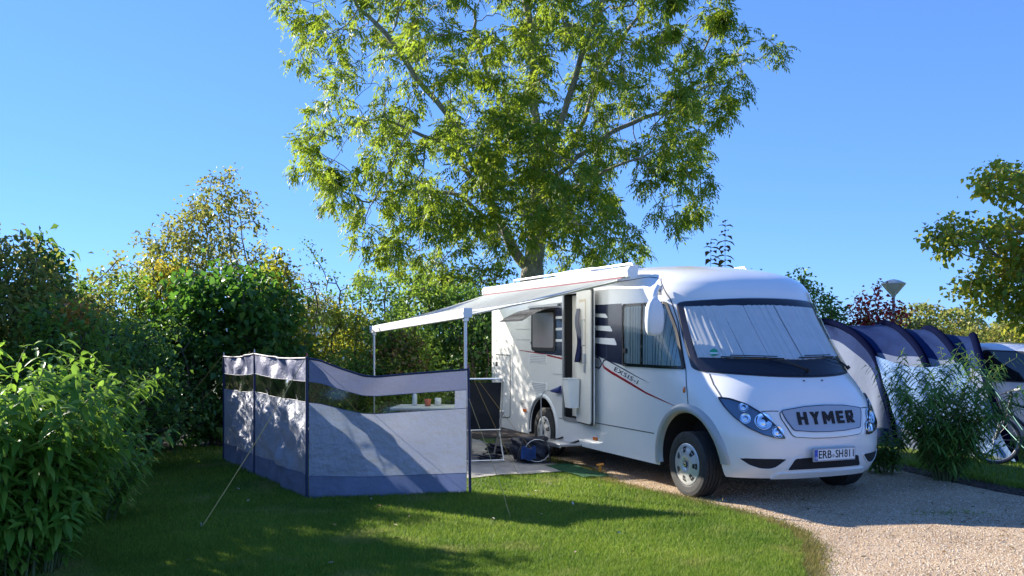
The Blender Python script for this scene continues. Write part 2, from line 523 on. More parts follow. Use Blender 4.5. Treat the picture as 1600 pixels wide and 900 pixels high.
def grass(name, poly, n, seed, box, hmin=.022, hmax=.05, label='', avoid=None, m=None):
    rs = np.random.RandomState(seed)
    # denser towards the camera, as the eye resolves it
    y = 1 / (rs.rand(n) * (1 / box[2] - 1 / box[3]) + 1 / box[3])
    x = (rs.rand(n) * 2 - 1) * (y * .58 + .3)
    k = in_poly(x, y, poly)
    if avoid is not None:
        for a in avoid: k &= ~in_poly(x, y, a)
    x, y = x[k], y[k]; n = len(x)
    patch_ = np.sin(x * 2.1 + np.sin(y * 1.7) * 1.3) * np.sin(y * 1.9 + 1.0 + np.sin(x * 1.3))
    h = (hmin + (hmax - hmin) * rs.rand(n)) * (1 + .22 * patch_)
    w = (.0022 + .0022 * rs.rand(n)) * (y / 7.5)
    a = rs.rand(n) * math.pi
    lx, ly = rs.normal(0, .45, n) * h, rs.normal(0, .45, n) * h
    v = np.zeros((n, 3, 3)); z0 = .012
    v[:, 0] = np.c_[x - np.cos(a) * w, y - np.sin(a) * w, np.full(n, z0)]
    v[:, 1] = np.c_[x + np.cos(a) * w, y + np.sin(a) * w, np.full(n, z0)]
    v[:, 2] = np.c_[x + lx, y + ly, z0 + h]
    f = np.arange(n * 3).reshape(n, 3)
    return tag(link(name, np_mesh(name, v.reshape(-1, 3), f, 3), m), label, 'grass', kind='stuff')
def m_blade(name, cols, dry):
    m, nt, bs, out = nt_of(name); co = coords(nt)
    geo = nt.nodes.new('ShaderNodeNewGeometry')
    c = ramp(nt, geo.outputs['Random Per Island'], [(i / (len(cols) - 1), k) for i, k in enumerate(cols)])
    c = mixc(nt, 1.0, c, ramp(nt, noise(nt, .8, 4, .6, co), [(.30, (.62, .72, .62)), (.70, (1.25, 1.15, 1.05))]), 'MULTIPLY')
    f = ramp(nt, noise(nt, 1.3, 3, .6, co), [(.55, (0, 0, 0)), (.75, (.6, .6, .6))])
    c = mixc(nt, f, c, dry)
    nt.links.new(c, bs.inputs['Base Color']); bs.inputs['Roughness'].default_value = .6; bs.inputs['Specular IOR Level'].default_value = .25
    t = nt.nodes.new('ShaderNodeBsdfTranslucent'); nt.links.new(c, t.inputs[0])
    mx = nt.nodes.new('ShaderNodeMixShader'); mx.inputs[0].default_value = .4
    nt.links.new(bs.outputs[0], mx.inputs[1]); nt.links.new(t.outputs[0], mx.inputs[2]); nt.links.new(mx.outputs[0], out.inputs[0])
    return m
M_BLADE = m_blade('grass_blade', [(.10, .18, .024), (.16, .27, .032), (.22, .33, .04), (.32, .38, .07)], (.44, .38, .14))
mat_quad = [tuple(vl(x, y)[:2]) for x, y in ((-3.35, 2.0), (-1.35, 2.0), (-1.35, 7.2), (-3.35, 7.2))]
lawn_poly = [(-9, 0), (1.9, 0)] + [p for p in drive_left[::-1] if p[1] > 0] + [(-.25, 14.2), (-.3, 14.8), (-1.6, 14.5), (-4.6, 13.95), (-9, 13.8)]
grass('lawn_grass', [(x - .02, y) for x, y in lawn_poly], 620000, 3, (0, 0, 5.7, 14.6), label='short mown green grass with light streaks on the left lawn', avoid=[mat_quad], m=M_BLADE)
grass('pitch_turf', [p for p in lawn_r_edge] + [(40, 30), (5.6, 30)], 160000, 4, (0, 0, 8.0, 20), .03, .07, label='shaded green grass under the shrub on the right pitch', m=M_BLADE)
# longer ragged tufts where the lawn meets the gravel
rs = np.random.RandomState(9)
dl = np.array([p for p in drive_left if 5.8 < p[1] < 13])
def tufts(name, pts, n, seed, spread, hmax, label, m, zoff=.004):
    rs = np.random.RandomState(seed)
    i = rs.randint(0, len(pts) - 1, n); t = rs.rand(n)[:, None]
    p = pts[i] * (1 - t) + pts[i + 1] * t + rs.normal(0, spread, (n, 2))
    h = hmax * (.4 + .6 * rs.rand(n)); a = rs.rand(n) * math.pi; w = (.002 + .002 * rs.rand(n)) * p[:, 1] / 7.5
    v = np.zeros((n, 3, 3))
    v[:, 0] = np.c_[p[:, 0] - np.cos(a) * w, p[:, 1] - np.sin(a) * w, np.full(n, zoff)]
    v[:, 1] = np.c_[p[:, 0] + np.cos(a) * w, p[:, 1] + np.sin(a) * w, np.full(n, zoff)]
    v[:, 2] = np.c_[p[:, 0] + rs.normal(0, .5, n) * h, p[:, 1] + rs.normal(0, .5, n) * h, zoff + h]
    return tag(link(name, np_mesh(name, v.reshape(-1, 3), np.arange(n * 3).reshape(n, 3), 3), m), label, 'grass', kind='stuff')
tufts('edge_grass', dl, 26000, 5, .085, .045, 'ragged dry grass tips along the gravel edge', m_blade('edge_blade', [(.12, .16, .03), (.22, .21, .06), (.33, .25, .10)], (.35, .24, .1)))
dr = np.array([p for p in drive_right if 8.5 < p[1] < 12.6])
tufts('verge_grass', dr + np.array([.42, .33]), 9000, 6, .07, .07, 'ragged grass along the planting strip', M_BLADE)

def bits(name, n, seed, box, smin, smax, label, cat, m, poly=None, sel=None, z=.004, flat=.55):
    """loose stones or litter, each one a small closed body"""
    rs = np.random.RandomState(seed)
    y = 1 / (rs.rand(n) * (1 / box[2] - 1 / box[3]) + 1 / box[3]); x = box[0] + rs.rand(n) * (box[1] - box[0])
    k = in_view(x, y)
    if poly is not None: k &= in_poly(x, y, poly)
    x, y = x[k], y[k]; n = len(x)
    s = smin + (smax - smin) * rs.rand(n) ** 2.2
    a = rs.rand(n) * 2 * math.pi; ar = .6 + .4 * rs.rand(n); hh = flat * (.6 + .6 * rs.rand(n))
    base = np.array([(1, 0, 0), (.3, .9, .1), (-.8, .5, -.1), (-.7, -.6, .1), (.4, -.9, 0), (.1, .1, 1), (-.1, 0, -1)])
    v = np.repeat(base[None], n, 0) + rs.normal(0, .13, (n, 7, 3))
    vx = v[:, :, 0] * s[:, None]; vy = v[:, :, 1] * (s * ar)[:, None]; vz = v[:, :, 2] * (s * hh)[:, None]
    X = x[:, None] + vx * np.cos(a)[:, None] - vy * np.sin(a)[:, None]
    Y = y[:, None] + vx * np.sin(a)[:, None] + vy * np.cos(a)[:, None]
    Zz = z + (s * hh)[:, None] * .5 + vz
    V = np.stack([X, Y, Zz], 2).reshape(-1, 3)
    t = []
    for i in range(5): t += [(i, (i + 1) % 5, 5), ((i + 1) % 5, i, 6)]
    F = (np.array(t)[None] + (np.arange(n) * 7)[:, None, None]).reshape(-1, 3)
    return tag(link(name, np_mesh(name, V, F, 3), m), label, cat, kind='stuff')
def m_island(name, cols, rough=.85):
    m, nt, bs, out = nt_of(name); geo = nt.nodes.new('ShaderNodeNewGeometry')
    nt.links.new(ramp(nt, geo.outputs['Random Per Island'], [(i / (len(cols) - 1), k) for i, k in enumerate(cols)]), bs.inputs['Base Color'])
    bs.inputs['Roughness'].default_value = rough; bs.inputs['Specular IOR Level'].default_value = .25
    return m
M_PEB = m_island('pebble', [(.17, .11, .065), (.38, .27, .17), (.50, .38, .25), (.57, .45, .32), (.65, .58, .48), (.40, .33, .26)])
drive_poly = [(.3, 13.2), (5.0, 14.8)] + drive_right[1:] + [(30, 5)] + [p for p in drive_left[::-1] if p[1] > 5]
bits('gravel_stones', 150000, 7, (.3, 7.5, 6.1, 13.5), .004, .011, 'loose tan and pale stones of the gravel drive', 'gravel', M_PEB, drive_poly, z=.002)
bits('bark_mulch', 12000, 8, (4.6, 9, 8.2, 13), .006, .022, 'dark bark chips and dry litter beside the drive', 'mulch', m_island('bark_chip', [(.02, .014, .01), (.06, .04, .025), (.14, .09, .06), (.03, .022, .018)]), drive_right[:-8] + lawn_r_edge[:-8][::-1], z=.009, flat=.4)
bits('spilled_stones', 9000, 17, (-.5, 2.6, 6.1, 12), .004, .010, 'stones spilled from the drive into the lawn edge', 'gravel', M_PEB, [(x - .16, y) for x, y in drive_left if 5.8 < y < 12.5] + [(x + .02, y) for x, y in drive_left[::-1] if 5.8 < y < 12.5], z=.016)

# ================================================================== MOTORHOME
van = empty('motorhome', VO, TH, 'white integrated motorhome with drawn cab curtains, open side door and rolled-out awning', 'motorhome')

def van_body():
    zs = list(np.concatenate([np.linspace(.28, .7, 9), np.linspace(.76, 2.1, 24), np.linspace(2.14, 2.6, 22)]))
    bm = bmesh.new(); rings = []
    M = 22
    for z in zs:
        N, e, W, n = par(z)
        pts = []
        tt = np.linspace(0, math.pi / 2, M + 1)
        half = []                                        # from the nose centre to the side
        for t in tt:
            s, c = math.sin(t), math.cos(t)
            half.append((W * s ** (2 / n), e - (e - N) * c ** (2 / n)))
        ry = 5.72 - max(0, (z - 2.35)) * .15
        zb = 0.0
        for y in np.concatenate([np.linspace(e, e + .6, 6)[1:], np.linspace(e + .6, ry - .08, 8)[1:]]):
            half.append((side_x(y, z), float(y)))
        xw = side_x(ry - .08, z)
        for k in range(1, 5):
            a = k / 4 * math.pi / 2
            half.append((xw - .08 + .08 * math.cos(a), ry - .08 + .08 * math.sin(a)))
        half.append((xw * .5, ry)); 
        ring = [(x, y) for x, y in half] + [(0, ry)] + [(-x, y) for x, y in reversed(half[1:])]
        rings.append([bm.verts.new((x, y, z)) for x, y in ring])
    K = len(rings[0])
    for a, b in zip(rings[:-1], rings[1:]):
        for k in range(K): bm.faces.new((a[k], a[(k + 1) % K], b[(k + 1) % K], b[k]))
    # roof: shrink the last ring inwards to a low crown
    last = rings[-1]
    cx, cy = 0.0, 3.3
    for f_, dz in ((.9, .012), (.6, .03), (.25, .038)):
        nr = [bm.verts.new((v.co.x * f_ , cy + (v.co.y - cy) * f_, 2.6 + dz)) for v in rings[-1]]
        for k in range(K): bm.faces.new((last[k], last[(k + 1) % K], nr[(k + 1) % K], nr[k]))
        last = nr
    bm.faces.new(last)
    bm.faces.new(list(reversed(rings[0])))
    return bm

def cutter(bm_fn):
    bm = bmesh.new(); bm_fn(bm)
    bmesh.ops.recalc_face_normals(bm, faces=bm.faces)
    me = bpy.data.meshes.new('cut'); bm.to_mesh(me); bm.free()
    me.materials.append(M_DARK)
    o = bpy.data.objects.new('cut', me); COL.objects.link(o); o.parent = van
    return o

body = from_bm('body', van_body(), M_WHITE, van, smooth=True)
def _cyl(y, z, r, x0, x1):
    def f(bm):
        pr = [(y + math.cos(a) * r, z + math.sin(a) * r) for a in np.linspace(0, math.pi, 33)] + [(y - r, .13), (y + r, .13)]
        a = [bm.verts.new((x0, p[0], p[1])) for p in pr]; b = [bm.verts.new((x1, p[0], p[1])) for p in pr]
        bm.faces.new(a); bm.faces.new(b[::-1])
        for i in range(len(a)): bm.faces.new((a[i], a[(i + 1) % len(a)], b[(i + 1) % len(a)], b[i]))
    return f
cuts = []
for s in (-1, 1):
    x0, x1 = (-1.3, -.72) if s < 0 else (.72, 1.3)
    cuts.append(cutter(_cyl(0.0, .42, .50, x0, x1)))
    cuts.append(cutter(_cyl(3.66, .38, .47, x0, x1)))
cuts.append(cutter(lambda bm: add_box(bm, (-.92, 2.705, 1.47), (.62, .45, 1.70))))
for c in cuts:
    md = body.modifiers.new('b', 'BOOLEAN'); md.operation = 'DIFFERENCE'; md.object = c; md.solver = 'EXACT'
    try: md.material_mode = 'TRANSFER'
    except Exception: pass
dg = bpy.context.evaluated_depsgraph_get(); dg.update()
nm = bpy.data.meshes.new_from_object(body.evaluated_get(dg))
body.modifiers.clear(); old = body.data; body.data = nm; bpy.data.meshes.remove(old); nm.name = 'body'
for c in cuts: bpy.data.objects.remove(c, do_unlink=True)
sharp_by_angle(nm, 30)

# --- windscreen: black surround, drawn curtain, glass, wipers
_c = lambda cx, cz, a0, a1: [(cx + .045 * math.cos(a), cz + .045 * math.sin(a)) for a in np.linspace(R(a0), R(a1), 5)]
ws = [(float(x), 1.305 + .055 * (x / 1.0) ** 2) for x in np.linspace(-.95, .95, 21)] + _c(.960, 1.405, -80, 0) + [(.985, 1.75)] + _c(.915, 2.065, 5, 85) + [(float(x), 2.15 - .038 * (x / .93) ** 2) for x in np.linspace(.90, -.90, 21)] + _c(-.915, 2.065, 95, 175) + [(-.985, 1.75)] + _c(-.960, 1.405, 180, 260)
wsur = patch('windscreen', ws, on_front, .006, mat('screen_surround', (.008, .009, .02), .3, var=.1), van, .05, .01)
def pleat(amp, lam):
    return lambda u, v: amp * (math.sin(u * 2 * math.pi / (lam * (1 + .25 * math.sin(u * 7))) + .25 * math.sin(v * 3)) + .5 * math.sin(u * 2 * math.pi / (lam * .43) + v))
for (a, b, c, d) in ((-.955, -.92, .015, .015), (.027, .027, .70, .74)):
    poly = [(a, 1.50), (c, 1.475), (d, 2.075), (b, 2.06)] if a < 0 else [(a, 1.475), (c, 1.505), (d - .0, 2.055), (b, 2.075)]
    patch('curtain', poly, on_front, .013, M_CURT, wsur, .0125, .006, pleat(.0055, .08), smooth=True)
patch('pane', ws, on_front, .034, M_WGLASS, wsur, .08, .004)
def wiper(xa, xb, xc, za, zb, zc):
    bm = bmesh.new()
    P_ = lambda x, z, o: on_front(x, z, o)
    add_tube(bm, [P_(xa, za, .04), P_((xa + xb) / 2, (za + zb) / 2 + .012, .06), P_(xb, zb, .055)], [.012, .010, .007], 6)
    add_tube(bm, [P_(xa, za, .02), P_(xa, za, .06)], .02, 10)
    n = 10
    pts = [(xb + (xc - xb) * k / n, zb + (zc - zb) * k / n) for k in range(-6, n + 1)]
    add_tube(bm, [P_(x, z, .045) for x, z in pts], .008, 6)
    add_tube(bm, [P_(x, z + .012, .058) for x, z in pts[2:-2]], .006, 6)
    from_bm('wiper', bm, M_BLACK, wsur)
wiper(-.02, -.45, -.80, 1.35, 1.475, 1.49)
wiper(.74, .28, -.05, 1.36, 1.48, 1.475)
bmst = bmesh.new()
add_lathe(bmst, [(0, .004), (.042, .004), (.042, 0)], 24, Matrix.Translation(on_front(-.835, 1.545, .031)) @ (on_front(-.835, 1.545, .1) - on_front(-.835, 1.545, 0)).to_track_quat('Z', 'Y').to_matrix().to_4x4())
from_bm('sticker', bmst, M_GREENST, wsur)
patch('sticker_band', rect(-.865, -.805, 1.527, 1.540), on_front, .037, M_PLATE, wsur, .05, .002)

# --- headlights
hl = [(-.975, 1.095), (-.90, 1.085), (-.80, 1.03), (-.70, .945), (-.60, .82), (-.525, .695), (-.62, .70), (-.74, .735), (-.85, .80), (-.925, .90), (-.965, 1.0)]
for s in (-1, 1):
    pl = smooth_poly([(x * -s, z) for x, z in hl], .02, 2)
    h = patch('headlight', pl, on_front, .004, mat('lamp_housing', (.17, .23, .29), .25, metal=.5, var=.1), van, .04, .008)
    ring_patch('lamp_seal', pl, .009, on_front, .020, M_GAP, h, .02)
    for (x, z, r) in ((-.835, 1.0, .052), (-.845, .89, .058), (-.705, .865, .092), (-.60, .762, .064)):
        bm = bmesh.new()
        c = on_front(-x * s, z, .0)
        q = (Vector((0.0, -1, .05)) * .12 + (on_front(-x * s, z, 1) - c) * .88).normalized().to_track_quat('Z', 'Y').to_matrix().to_4x4()
        T = Matrix.Translation(on_front(-x * s, z, .008)) @ q
        add_lathe(bm, [(r, .0), (r * .98, .006), (r * .88, .006), (r * .76, .001), (r * .45, -.002), (r * .38, .003), (0, .007)], 24, T)
        from_bm('lamp', bm, M_CHROME, h, smooth=True)
    patch('lens', pl, on_front, .022, M_LENS, h, .04, .003)

# --- grille, lettering, number plate, air intakes
gr = smooth_poly([(-.515, .965), (-.25, 1.0), (0, 1.008), (.25, 1.0), (.515, .965), (.485, .88), (.43, .775), (.2, .757), (0, .752), (-.2, .757), (-.43, .775), (-.485, .88)], .02, 2)
gsur = smooth_poly([(-.53, .955), (0, .99), (.53, .955), (.53, .90), (.455, .735), (.42, .712), (.2, .695), (0, .690), (-.2, .695), (-.42, .712), (-.455, .735), (-.53, .90)], .02, 2)
g = patch('grille', gsur, on_front, .010, M_WHITE, van, .05, .010)
ring_patch('grille_gap', gsur, -.006, on_front, .009, M_GAP, g, .008)
patch('grille_panel', gr, on_front, .020, M_GRILLE, g, .04, .010)
ring_patch('grille_trim', gr, -.007, on_front, .022, M_NAVY, g, .012)
LET = {'H': (.098, [(0, .03, 0, 1), (.068, .098, 0, 1), (.03, .068, .40, .62)], []),
       'E': (.082, [(0, .03, 0, 1), (.03, .082, 0, .23), (.03, .076, .39, .61), (.03, .082, .77, 1)], []),
       'Y': (.104, [(.037, .067, 0, .48)], [[(.037, .48), (.067, .48), (.036, 1), (0, 1)], [(.0521, .601), (.067, .48), (.104, 1), (.068, 1)]]),
       'M': (.126, [(0, .029, 0, 1), (.097, .126, 0, 1)], [[(.029, .56), (.063, .18), (.063, .60), (.029, 1)], [(.063, .18), (.097, .56), (.097, 1), (.063, .60)]]),
       'R': (.096, [(0, .03, 0, 1), (.03, .085, .79, 1), (.03, .085, .38, .58), (.065, .092, .58, .79)], [[(.058, 0), (.096, 0), (.066, .38), (.03, .38)]])}
bx_ = -.365
for ch in 'HYMER':
    W_, rs_, qs_ = LET[ch]
    quads = [[(a, c), (b, c), (b, d), (a, d)] for a, b, c, d in rs_] + qs_
    bm = bmesh.new()
    for qd in quads:
        P3 = lambda u, v, o: on_front(bx_ + u * 1.12, .822 + v * .128, o)
        lo = [bm.verts.new(P3(u, v, .018)) for u, v in qd]; hi = [bm.verts.new(P3(u, v, .030)) for u, v in qd]
        bm.faces.new(hi)
        for i in range(len(qd)): bm.faces.new((lo[i], lo[(i + 1) % len(qd)], hi[(i + 1) % len(qd)], hi[i]))
    from_bm('letter', bm, M_DARK, g)
    bx_ += W_ * 1.12 + .040
if False: text_obj('lettering', 'HYMER', .172, lambda u, v, w: on_front(u + .0, v + .885, .024 + w), M_DARK, g, bold=.0065, xs=.96, ext=.004, space=1.22)
pc = on_front(0, .52, .0)
PF = Matrix.Translation((0.012, -1.005, .525)) @ Matrix.Rotation(R(90), 4, 'X')
bm = bmesh.new(); add_box(bm, (0, 0, 0), (.545, .135, .02), bev=.006, M=PF)
plate = from_bm('number_plate', bm, M_GREYP, van)
bm = bmesh.new(); add_box(bm, (.018, 0, .011), (.478, .106, .004), M=PF); from_bm('plate_face', bm, M_PLATE, plate)
bm = bmesh.new(); add_box(bm, (-.2405, 0, .011), (.037, .106, .004), M=PF); from_bm('blue_band', bm, M_EUBLUE, plate)
plt = lambda cx, cy: (lambda u, v, w: PF @ Vector((u + cx, v + cy, .0145 + w)))
text_obj('plate_text', 'ERB', .112, plt(-.128, .0), M_DARK, plate, bold=.001, width=.165, ext=.001)
text_obj('plate_text', 'SH', .112, plt(.056, .0), M_DARK, plate, bold=.001, width=.098, ext=.001)
text_obj('plate_text', '811', .112, plt(.184, .0), M_DARK, plate, bold=.0005, width=.122, ext=.001)
text_obj('plate_text', 'D', .035, plt(-.2405, -.03), M_PLATE, plate, bold=.001, ext=.001)
bm = bmesh.new(); add_lathe(bm, [(0, .0005), (.017, .0005), (.017, -.001)], 18, PF @ Matrix.Translation((-.022, -.012, .0145))); from_bm('seal', bm, M_GRILLE, plate)
intakes = [[(-.915, .492), (-.50, .488), (-.60, .405), (-.66, .388), (-.74, .392), (-.83, .425)],
           [(-.41, .490), (.41, .490), (.475, .372), (-.475, .372)],
           [(.915, .492), (.50, .488), (.60, .405), (.66, .388), (.74, .392), (.83, .425)]]
for pl in intakes:
    a = patch('air_intake', smooth_poly(pl, .02, 2), on_front, .0035, M_DARK, van, .05, .006)
    ring_patch('intake_lip', smooth_poly(pl, .02, 2), -.012, on_front, .010, M_WHITE, a, .012)
# bumper lip and front seams
patch('bumper_lip', smooth_poly([(-.56, .345), (.56, .345), (.62, .285), (-.62, .285)], .02, 2), on_front, .02, M_WHITE, van, .06, .03)
for s in (-1, 1):
    patch('seam', strip_poly([(s * .935, 1.33), (s * .955, 1.22), (s * .95, 1.10)], .009), on_front, .0015, M_GAP, body, .05, .003)
    patch('seam', strip_poly([(s * .70, .965), (s * .60, .968), (s * .54, .967)], .008), on_front, .0015, M_GAP, body, .05, .003)
ring_patch('seam', ws, -.010, on_front, .004, M_GAP, body, .006)
for x in (-.12, .12):
    bm = bmesh.new(); add_lathe(bm, [(0, .012), (.010, .008), (.014, 0)], 10, Matrix.Translation(on_front(x, 1.262, 0))); from_bm('washer_jet', bm, M_BLACK, van)

# --- side graphics and windows (both sides share the builder)
def side_panel(s):
    sd = lambda u, v, o: on_side(u, v, o, s)
    near = s < 0
    cw = smooth_poly([(1.31, 2.125), (.50, 2.125), (.30, 1.80), (.09, 1.37), (1.31, 1.375)], .04, 3)
    w = patch('cab_window', cw, sd, .004, M_BLACK, van, .06, .008)
    patch('curtain', smooth_poly([(1.27, 2.09), (.53, 2.09), (.33, 1.80), (.145, 1.405), (1.27, 1.41)], .02, 2), sd, .008, M_CURT, w, .0125, .006, lambda u, v: .006 * math.sin(u * 2 * math.pi / .055) + .002 * math.sin(u * 2 * math.pi / .021))
    patch('pane', cw, sd, .022, M_GLASS, w, .08, .004)
    ring_patch('frame', cw, .028, sd, .025, M_BLACK, w, .02)
    patch('divider', rect(.85, .885, 1.385, 2.11), sd, .022, M_BLACK, w, .1, .01)
    bm = bmesh.new(); add_box(bm, sd(1.24, 1.56, .026), (.02, .07, .06), bev=.005); from_bm('latch', bm, M_BLACK, w)
    if near:
        d = patch('side_graphic', [(2.08, 2.14), (1.36, 2.135), (1.345, 1.385), (1.60, 1.42), (2.08, 1.50)], sd, .003, M_NAVY, van, .1, .003)
        for (u1, v0, v1) in ((1.70, 2.02, 1.985), (1.58, 1.865, 1.815), (1.47, 1.71, 1.645)):
            patch('slash', smooth_poly([(2.05, v0 + .01), (u1 + .06, v0), (u1, v1 - .012), (u1 + .02, v1 - .02), (2.05, v1 + .005)], .01, 2), sd, .005, M_PLATE, d, .1, .002)
        d = patch('side_graphic', [(4.16, 2.19), (2.97, 2.21), (2.97, 1.47), (3.9, 1.50), (4.02, 1.56), (4.08, 1.66), (3.98, 1.66), (3.98, 2.14), (4.10, 2.15)], sd, .003, M_NAVY, van, .1, .003)
        for v in (2.02, 1.86, 1.70):
            patch('slash', rect(2.99, 3.24, v - .035, v), sd, .005, M_PLATE, d, .1, .002)
            patch('slash', rect(4.1, 4.62, v - .012, v - .004), sd, .003, M_SILVER, d, .1, .002)
        rw = smooth_poly([(4.03, 2.13), (3.20, 2.13), (3.20, 1.53), (4.03, 1.53)], .06, 4)
        w = patch('side_window', rw, sd, .012, M_BLACK, van, .1, .014)
        patch('pane', smooth_poly([(3.97, 2.08), (3.26, 2.08), (3.26, 1.58), (3.97, 1.58)], .04, 3), sd, .016, mat('blind', (.30, .27, .28), .35, var=.1, coat=.5), w, .1, .004)
        # the acrylic pane of the window, swung outwards on its top hinge
        bm = bmesh.new()
        def flap(i, j):
            v = 2.15 + .0 - .04 * j; o = .03 + .50 * j
            bul = .035 * math.sin(math.pi * j)
            return sd(3.18 + i * .87, v - .16 * j + bul, o)
        vs, fs = add_grid(bm, flap, 6, 8)
        ex = bmesh.ops.solidify(bm, geom=bm.faces[:], thickness=.012)
        from_bm('window_flap', bm, mat('tinted_acrylic', (.10, .09, .085), .15, var=.1, trans=.3, tcol=(.3, .25, .22)), w, smooth=True)
        patch('hinge_rail', rect(3.10, 4.10, 2.165, 2.195), sd, .03, M_GREYM, w, .2, .03)
        # stripes and lettering
        patch('red_stripe', [(4.5, 1.535), (3.7, 1.50), (2.97, 1.44), (2.97, 1.415), (3.7, 1.482), (4.5, 1.527)], sd, .003, M_RED, van, .1, .002)
        pts = [(1.84, 1.385), (1.80, 1.345), (1.60, 1.285), (1.20, 1.185), (.80, 1.08), (.45, 1.015), (.17, .965)]
        patch('red_stripe', strip_poly(pts, [.02, .032, .034, .030, .022, .012, .004]), sd, .003, M_RED, van, .06, .002)
        patch('dark_stripe', strip_poly([(1.84, 1.385), (1.81, 1.43), (1.74, 1.445), (1.4, 1.36), (1.0, 1.26), (.72, 1.195)], [.02, .02, .02, .014, .009, .003]), sd, .003, M_NAVY, van, .06, .002)
        bdg = smooth_poly([(2.08, 1.475), (1.93, 1.455), (1.875, 1.40), (1.875, 1.375), (1.93, 1.335), (2.08, 1.365)], .02, 2)
        b_ = patch('model_badge', bdg, sd, .003, M_SILVER, van, .06, .002)
        ring_patch('badge_rim', bdg, -.018, sd, .004, M_NAVY, b_, .003)
        text_obj('badge_text', '588', .075, lambda u, v, w: sd(1.985 - u, 1.41 + v - .12 * -u * 0 + u * -.12, .0045 + w), M_GREYP, b_, bold=.002, shear=.3, ext=.0006)
        text_obj('model_lettering', 'EXSIS-i', .082, lambda u, v, w: sd(1.27 - u * 2.1, 1.268 + v - u * .53, .0035 + w), M_NAVY, van, bold=.0004, xs=1.0, shear=.35, ext=.0006, space=1.15)
        for (u0, u1, v0, v1) in ((3.50, 4.12, 1.355, 1.48), (3.50, 4.10, .935, 1.07)):
            vt = patch('vent', smooth_poly([(u0, v0), (u1, v0), (u1, v1), (u0, v1)], .02, 2), sd, .006, M_WHITE2, van, .2, .008)
            for k in range(5):
                patch('slot', rect(u0 + .03, u1 - .03, v0 + .015 + k * .024, v0 + .022 + k * .024), sd, .009, M_GREYP, vt, .3, .002)
        hp = smooth_poly([(5.50, 1.44), (4.87, 1.44), (4.87, .47), (5.50, .43)], .05, 4)
        hd = patch('locker_door', hp, sd, .006, M_WHITE, van, .2, .008)
        ring_patch('locker_gap', hp, -.014, sd, .0045, M_GAP, hd, .004)
        for v in (1.30, .72):
            bm = bmesh.new(); add_box(bm, sd(5.42, v, .012), (.02, .05, .07), bev=.006); from_bm('latch', bm, M_BLACK, hd)
        patch('awning_rail_trim', rect(2.97, 3.3, 1.205, 1.215), sd, .003, M_GREYP, van, .2, .003)
        patch('seam', strip_poly([(.62, .625), (2.06, .625)], .011), sd, .002, M_GAP, body, .2, .003)
        patch('seam', strip_poly([(3.0, .60), (3.1, .60)], .011), sd, .002, M_GAP, body, .2, .003)
    seam = [(.70, 2.40), (.60, 2.30), (.47, 2.15), (.33, 1.90), (.20, 1.60), (.08, 1.35), (0.0, 1.15), (-.06, .95)]
    patch('seam', strip_poly(seam, .010), sd, .002, M_GAP, body, .05, .003)
    patch('seam', strip_poly([(2.2, 2.405), (1.4, 2.41), (.9, 2.43), (.72, 2.405)], .008), sd, .002, M_GAP, body, .1, .003)
    bm = bmesh.new()
    add_lathe(bm, [(0, .018), (.018, .014), (.026, 0)], 12, Matrix.Translation(sd(.04, 1.15, 0)) @ Matrix.Rotation(R(90) * s, 4, 'Y') @ Matrix.Diagonal((1.5, .75, 1, 1)))
    from_bm('indicator', bm, M_AMBER, van, smooth=True)
    for u, v in ((2.02, .42), (4.28, .62)):
        bm = bmesh.new(); add_box(bm, sd(u, v, .008), (.02, .11, .045), bev=.008); from_bm('side_marker', bm, M_AMBER, van)
    # silver flare round the front wheel
    bm = bmesh.new()
    n = 28
    def fl(i, j):
        a = R(-12) + (R(192)) * i
        r = .485 + .105 * j
        y = math.cos(a) * r; z = .42 + math.sin(a) * (r + .0)
        o = .028 * math.sin(math.pi * min(1, .15 + j * .85)) ** .6 if j < 1 else -.004
        if j == 0: o = -.03
        return sd(y, max(.29, z), o)
    add_grid(bm, fl, n, 6)
    from_bm('wheel_arch', bm, M_FLARE, van, smooth=True)
    bm = bmesh.new()
    def fr(i, j):
        a = R(-8) + R(196) * i
        r = .465 + .07 * j
        o = .016 * math.sin(math.pi * min(1, .2 + j * .8)) if j < 1 else -.004
        if j == 0: o = -.03
        return sd(3.66 + math.cos(a) * r, max(.29, .38 + math.sin(a) * r), o)
    add_grid(bm, fr, n, 5)
    from_bm('wheel_arch', bm, M_WHITE, van, smooth=True)
    # rear lamp cluster
    patch('tail_lamp', smooth_poly([(5.70, .86), (5.60, .86), (5.60, .60), (5.70, .60)], .02, 2), sd, .03, M_REDL, van, .1, .035)
side_panel(-1); side_panel(1)
for (u, v, ls, gw, gh) in ((4.36, .74, '', .10, .07),):
    patch('notice_sticker', rect(u - gw / 2, u + gw / 2, v - gh / 2, v + gh / 2), on_side, .004, M_GREYM, van, .2, .003)

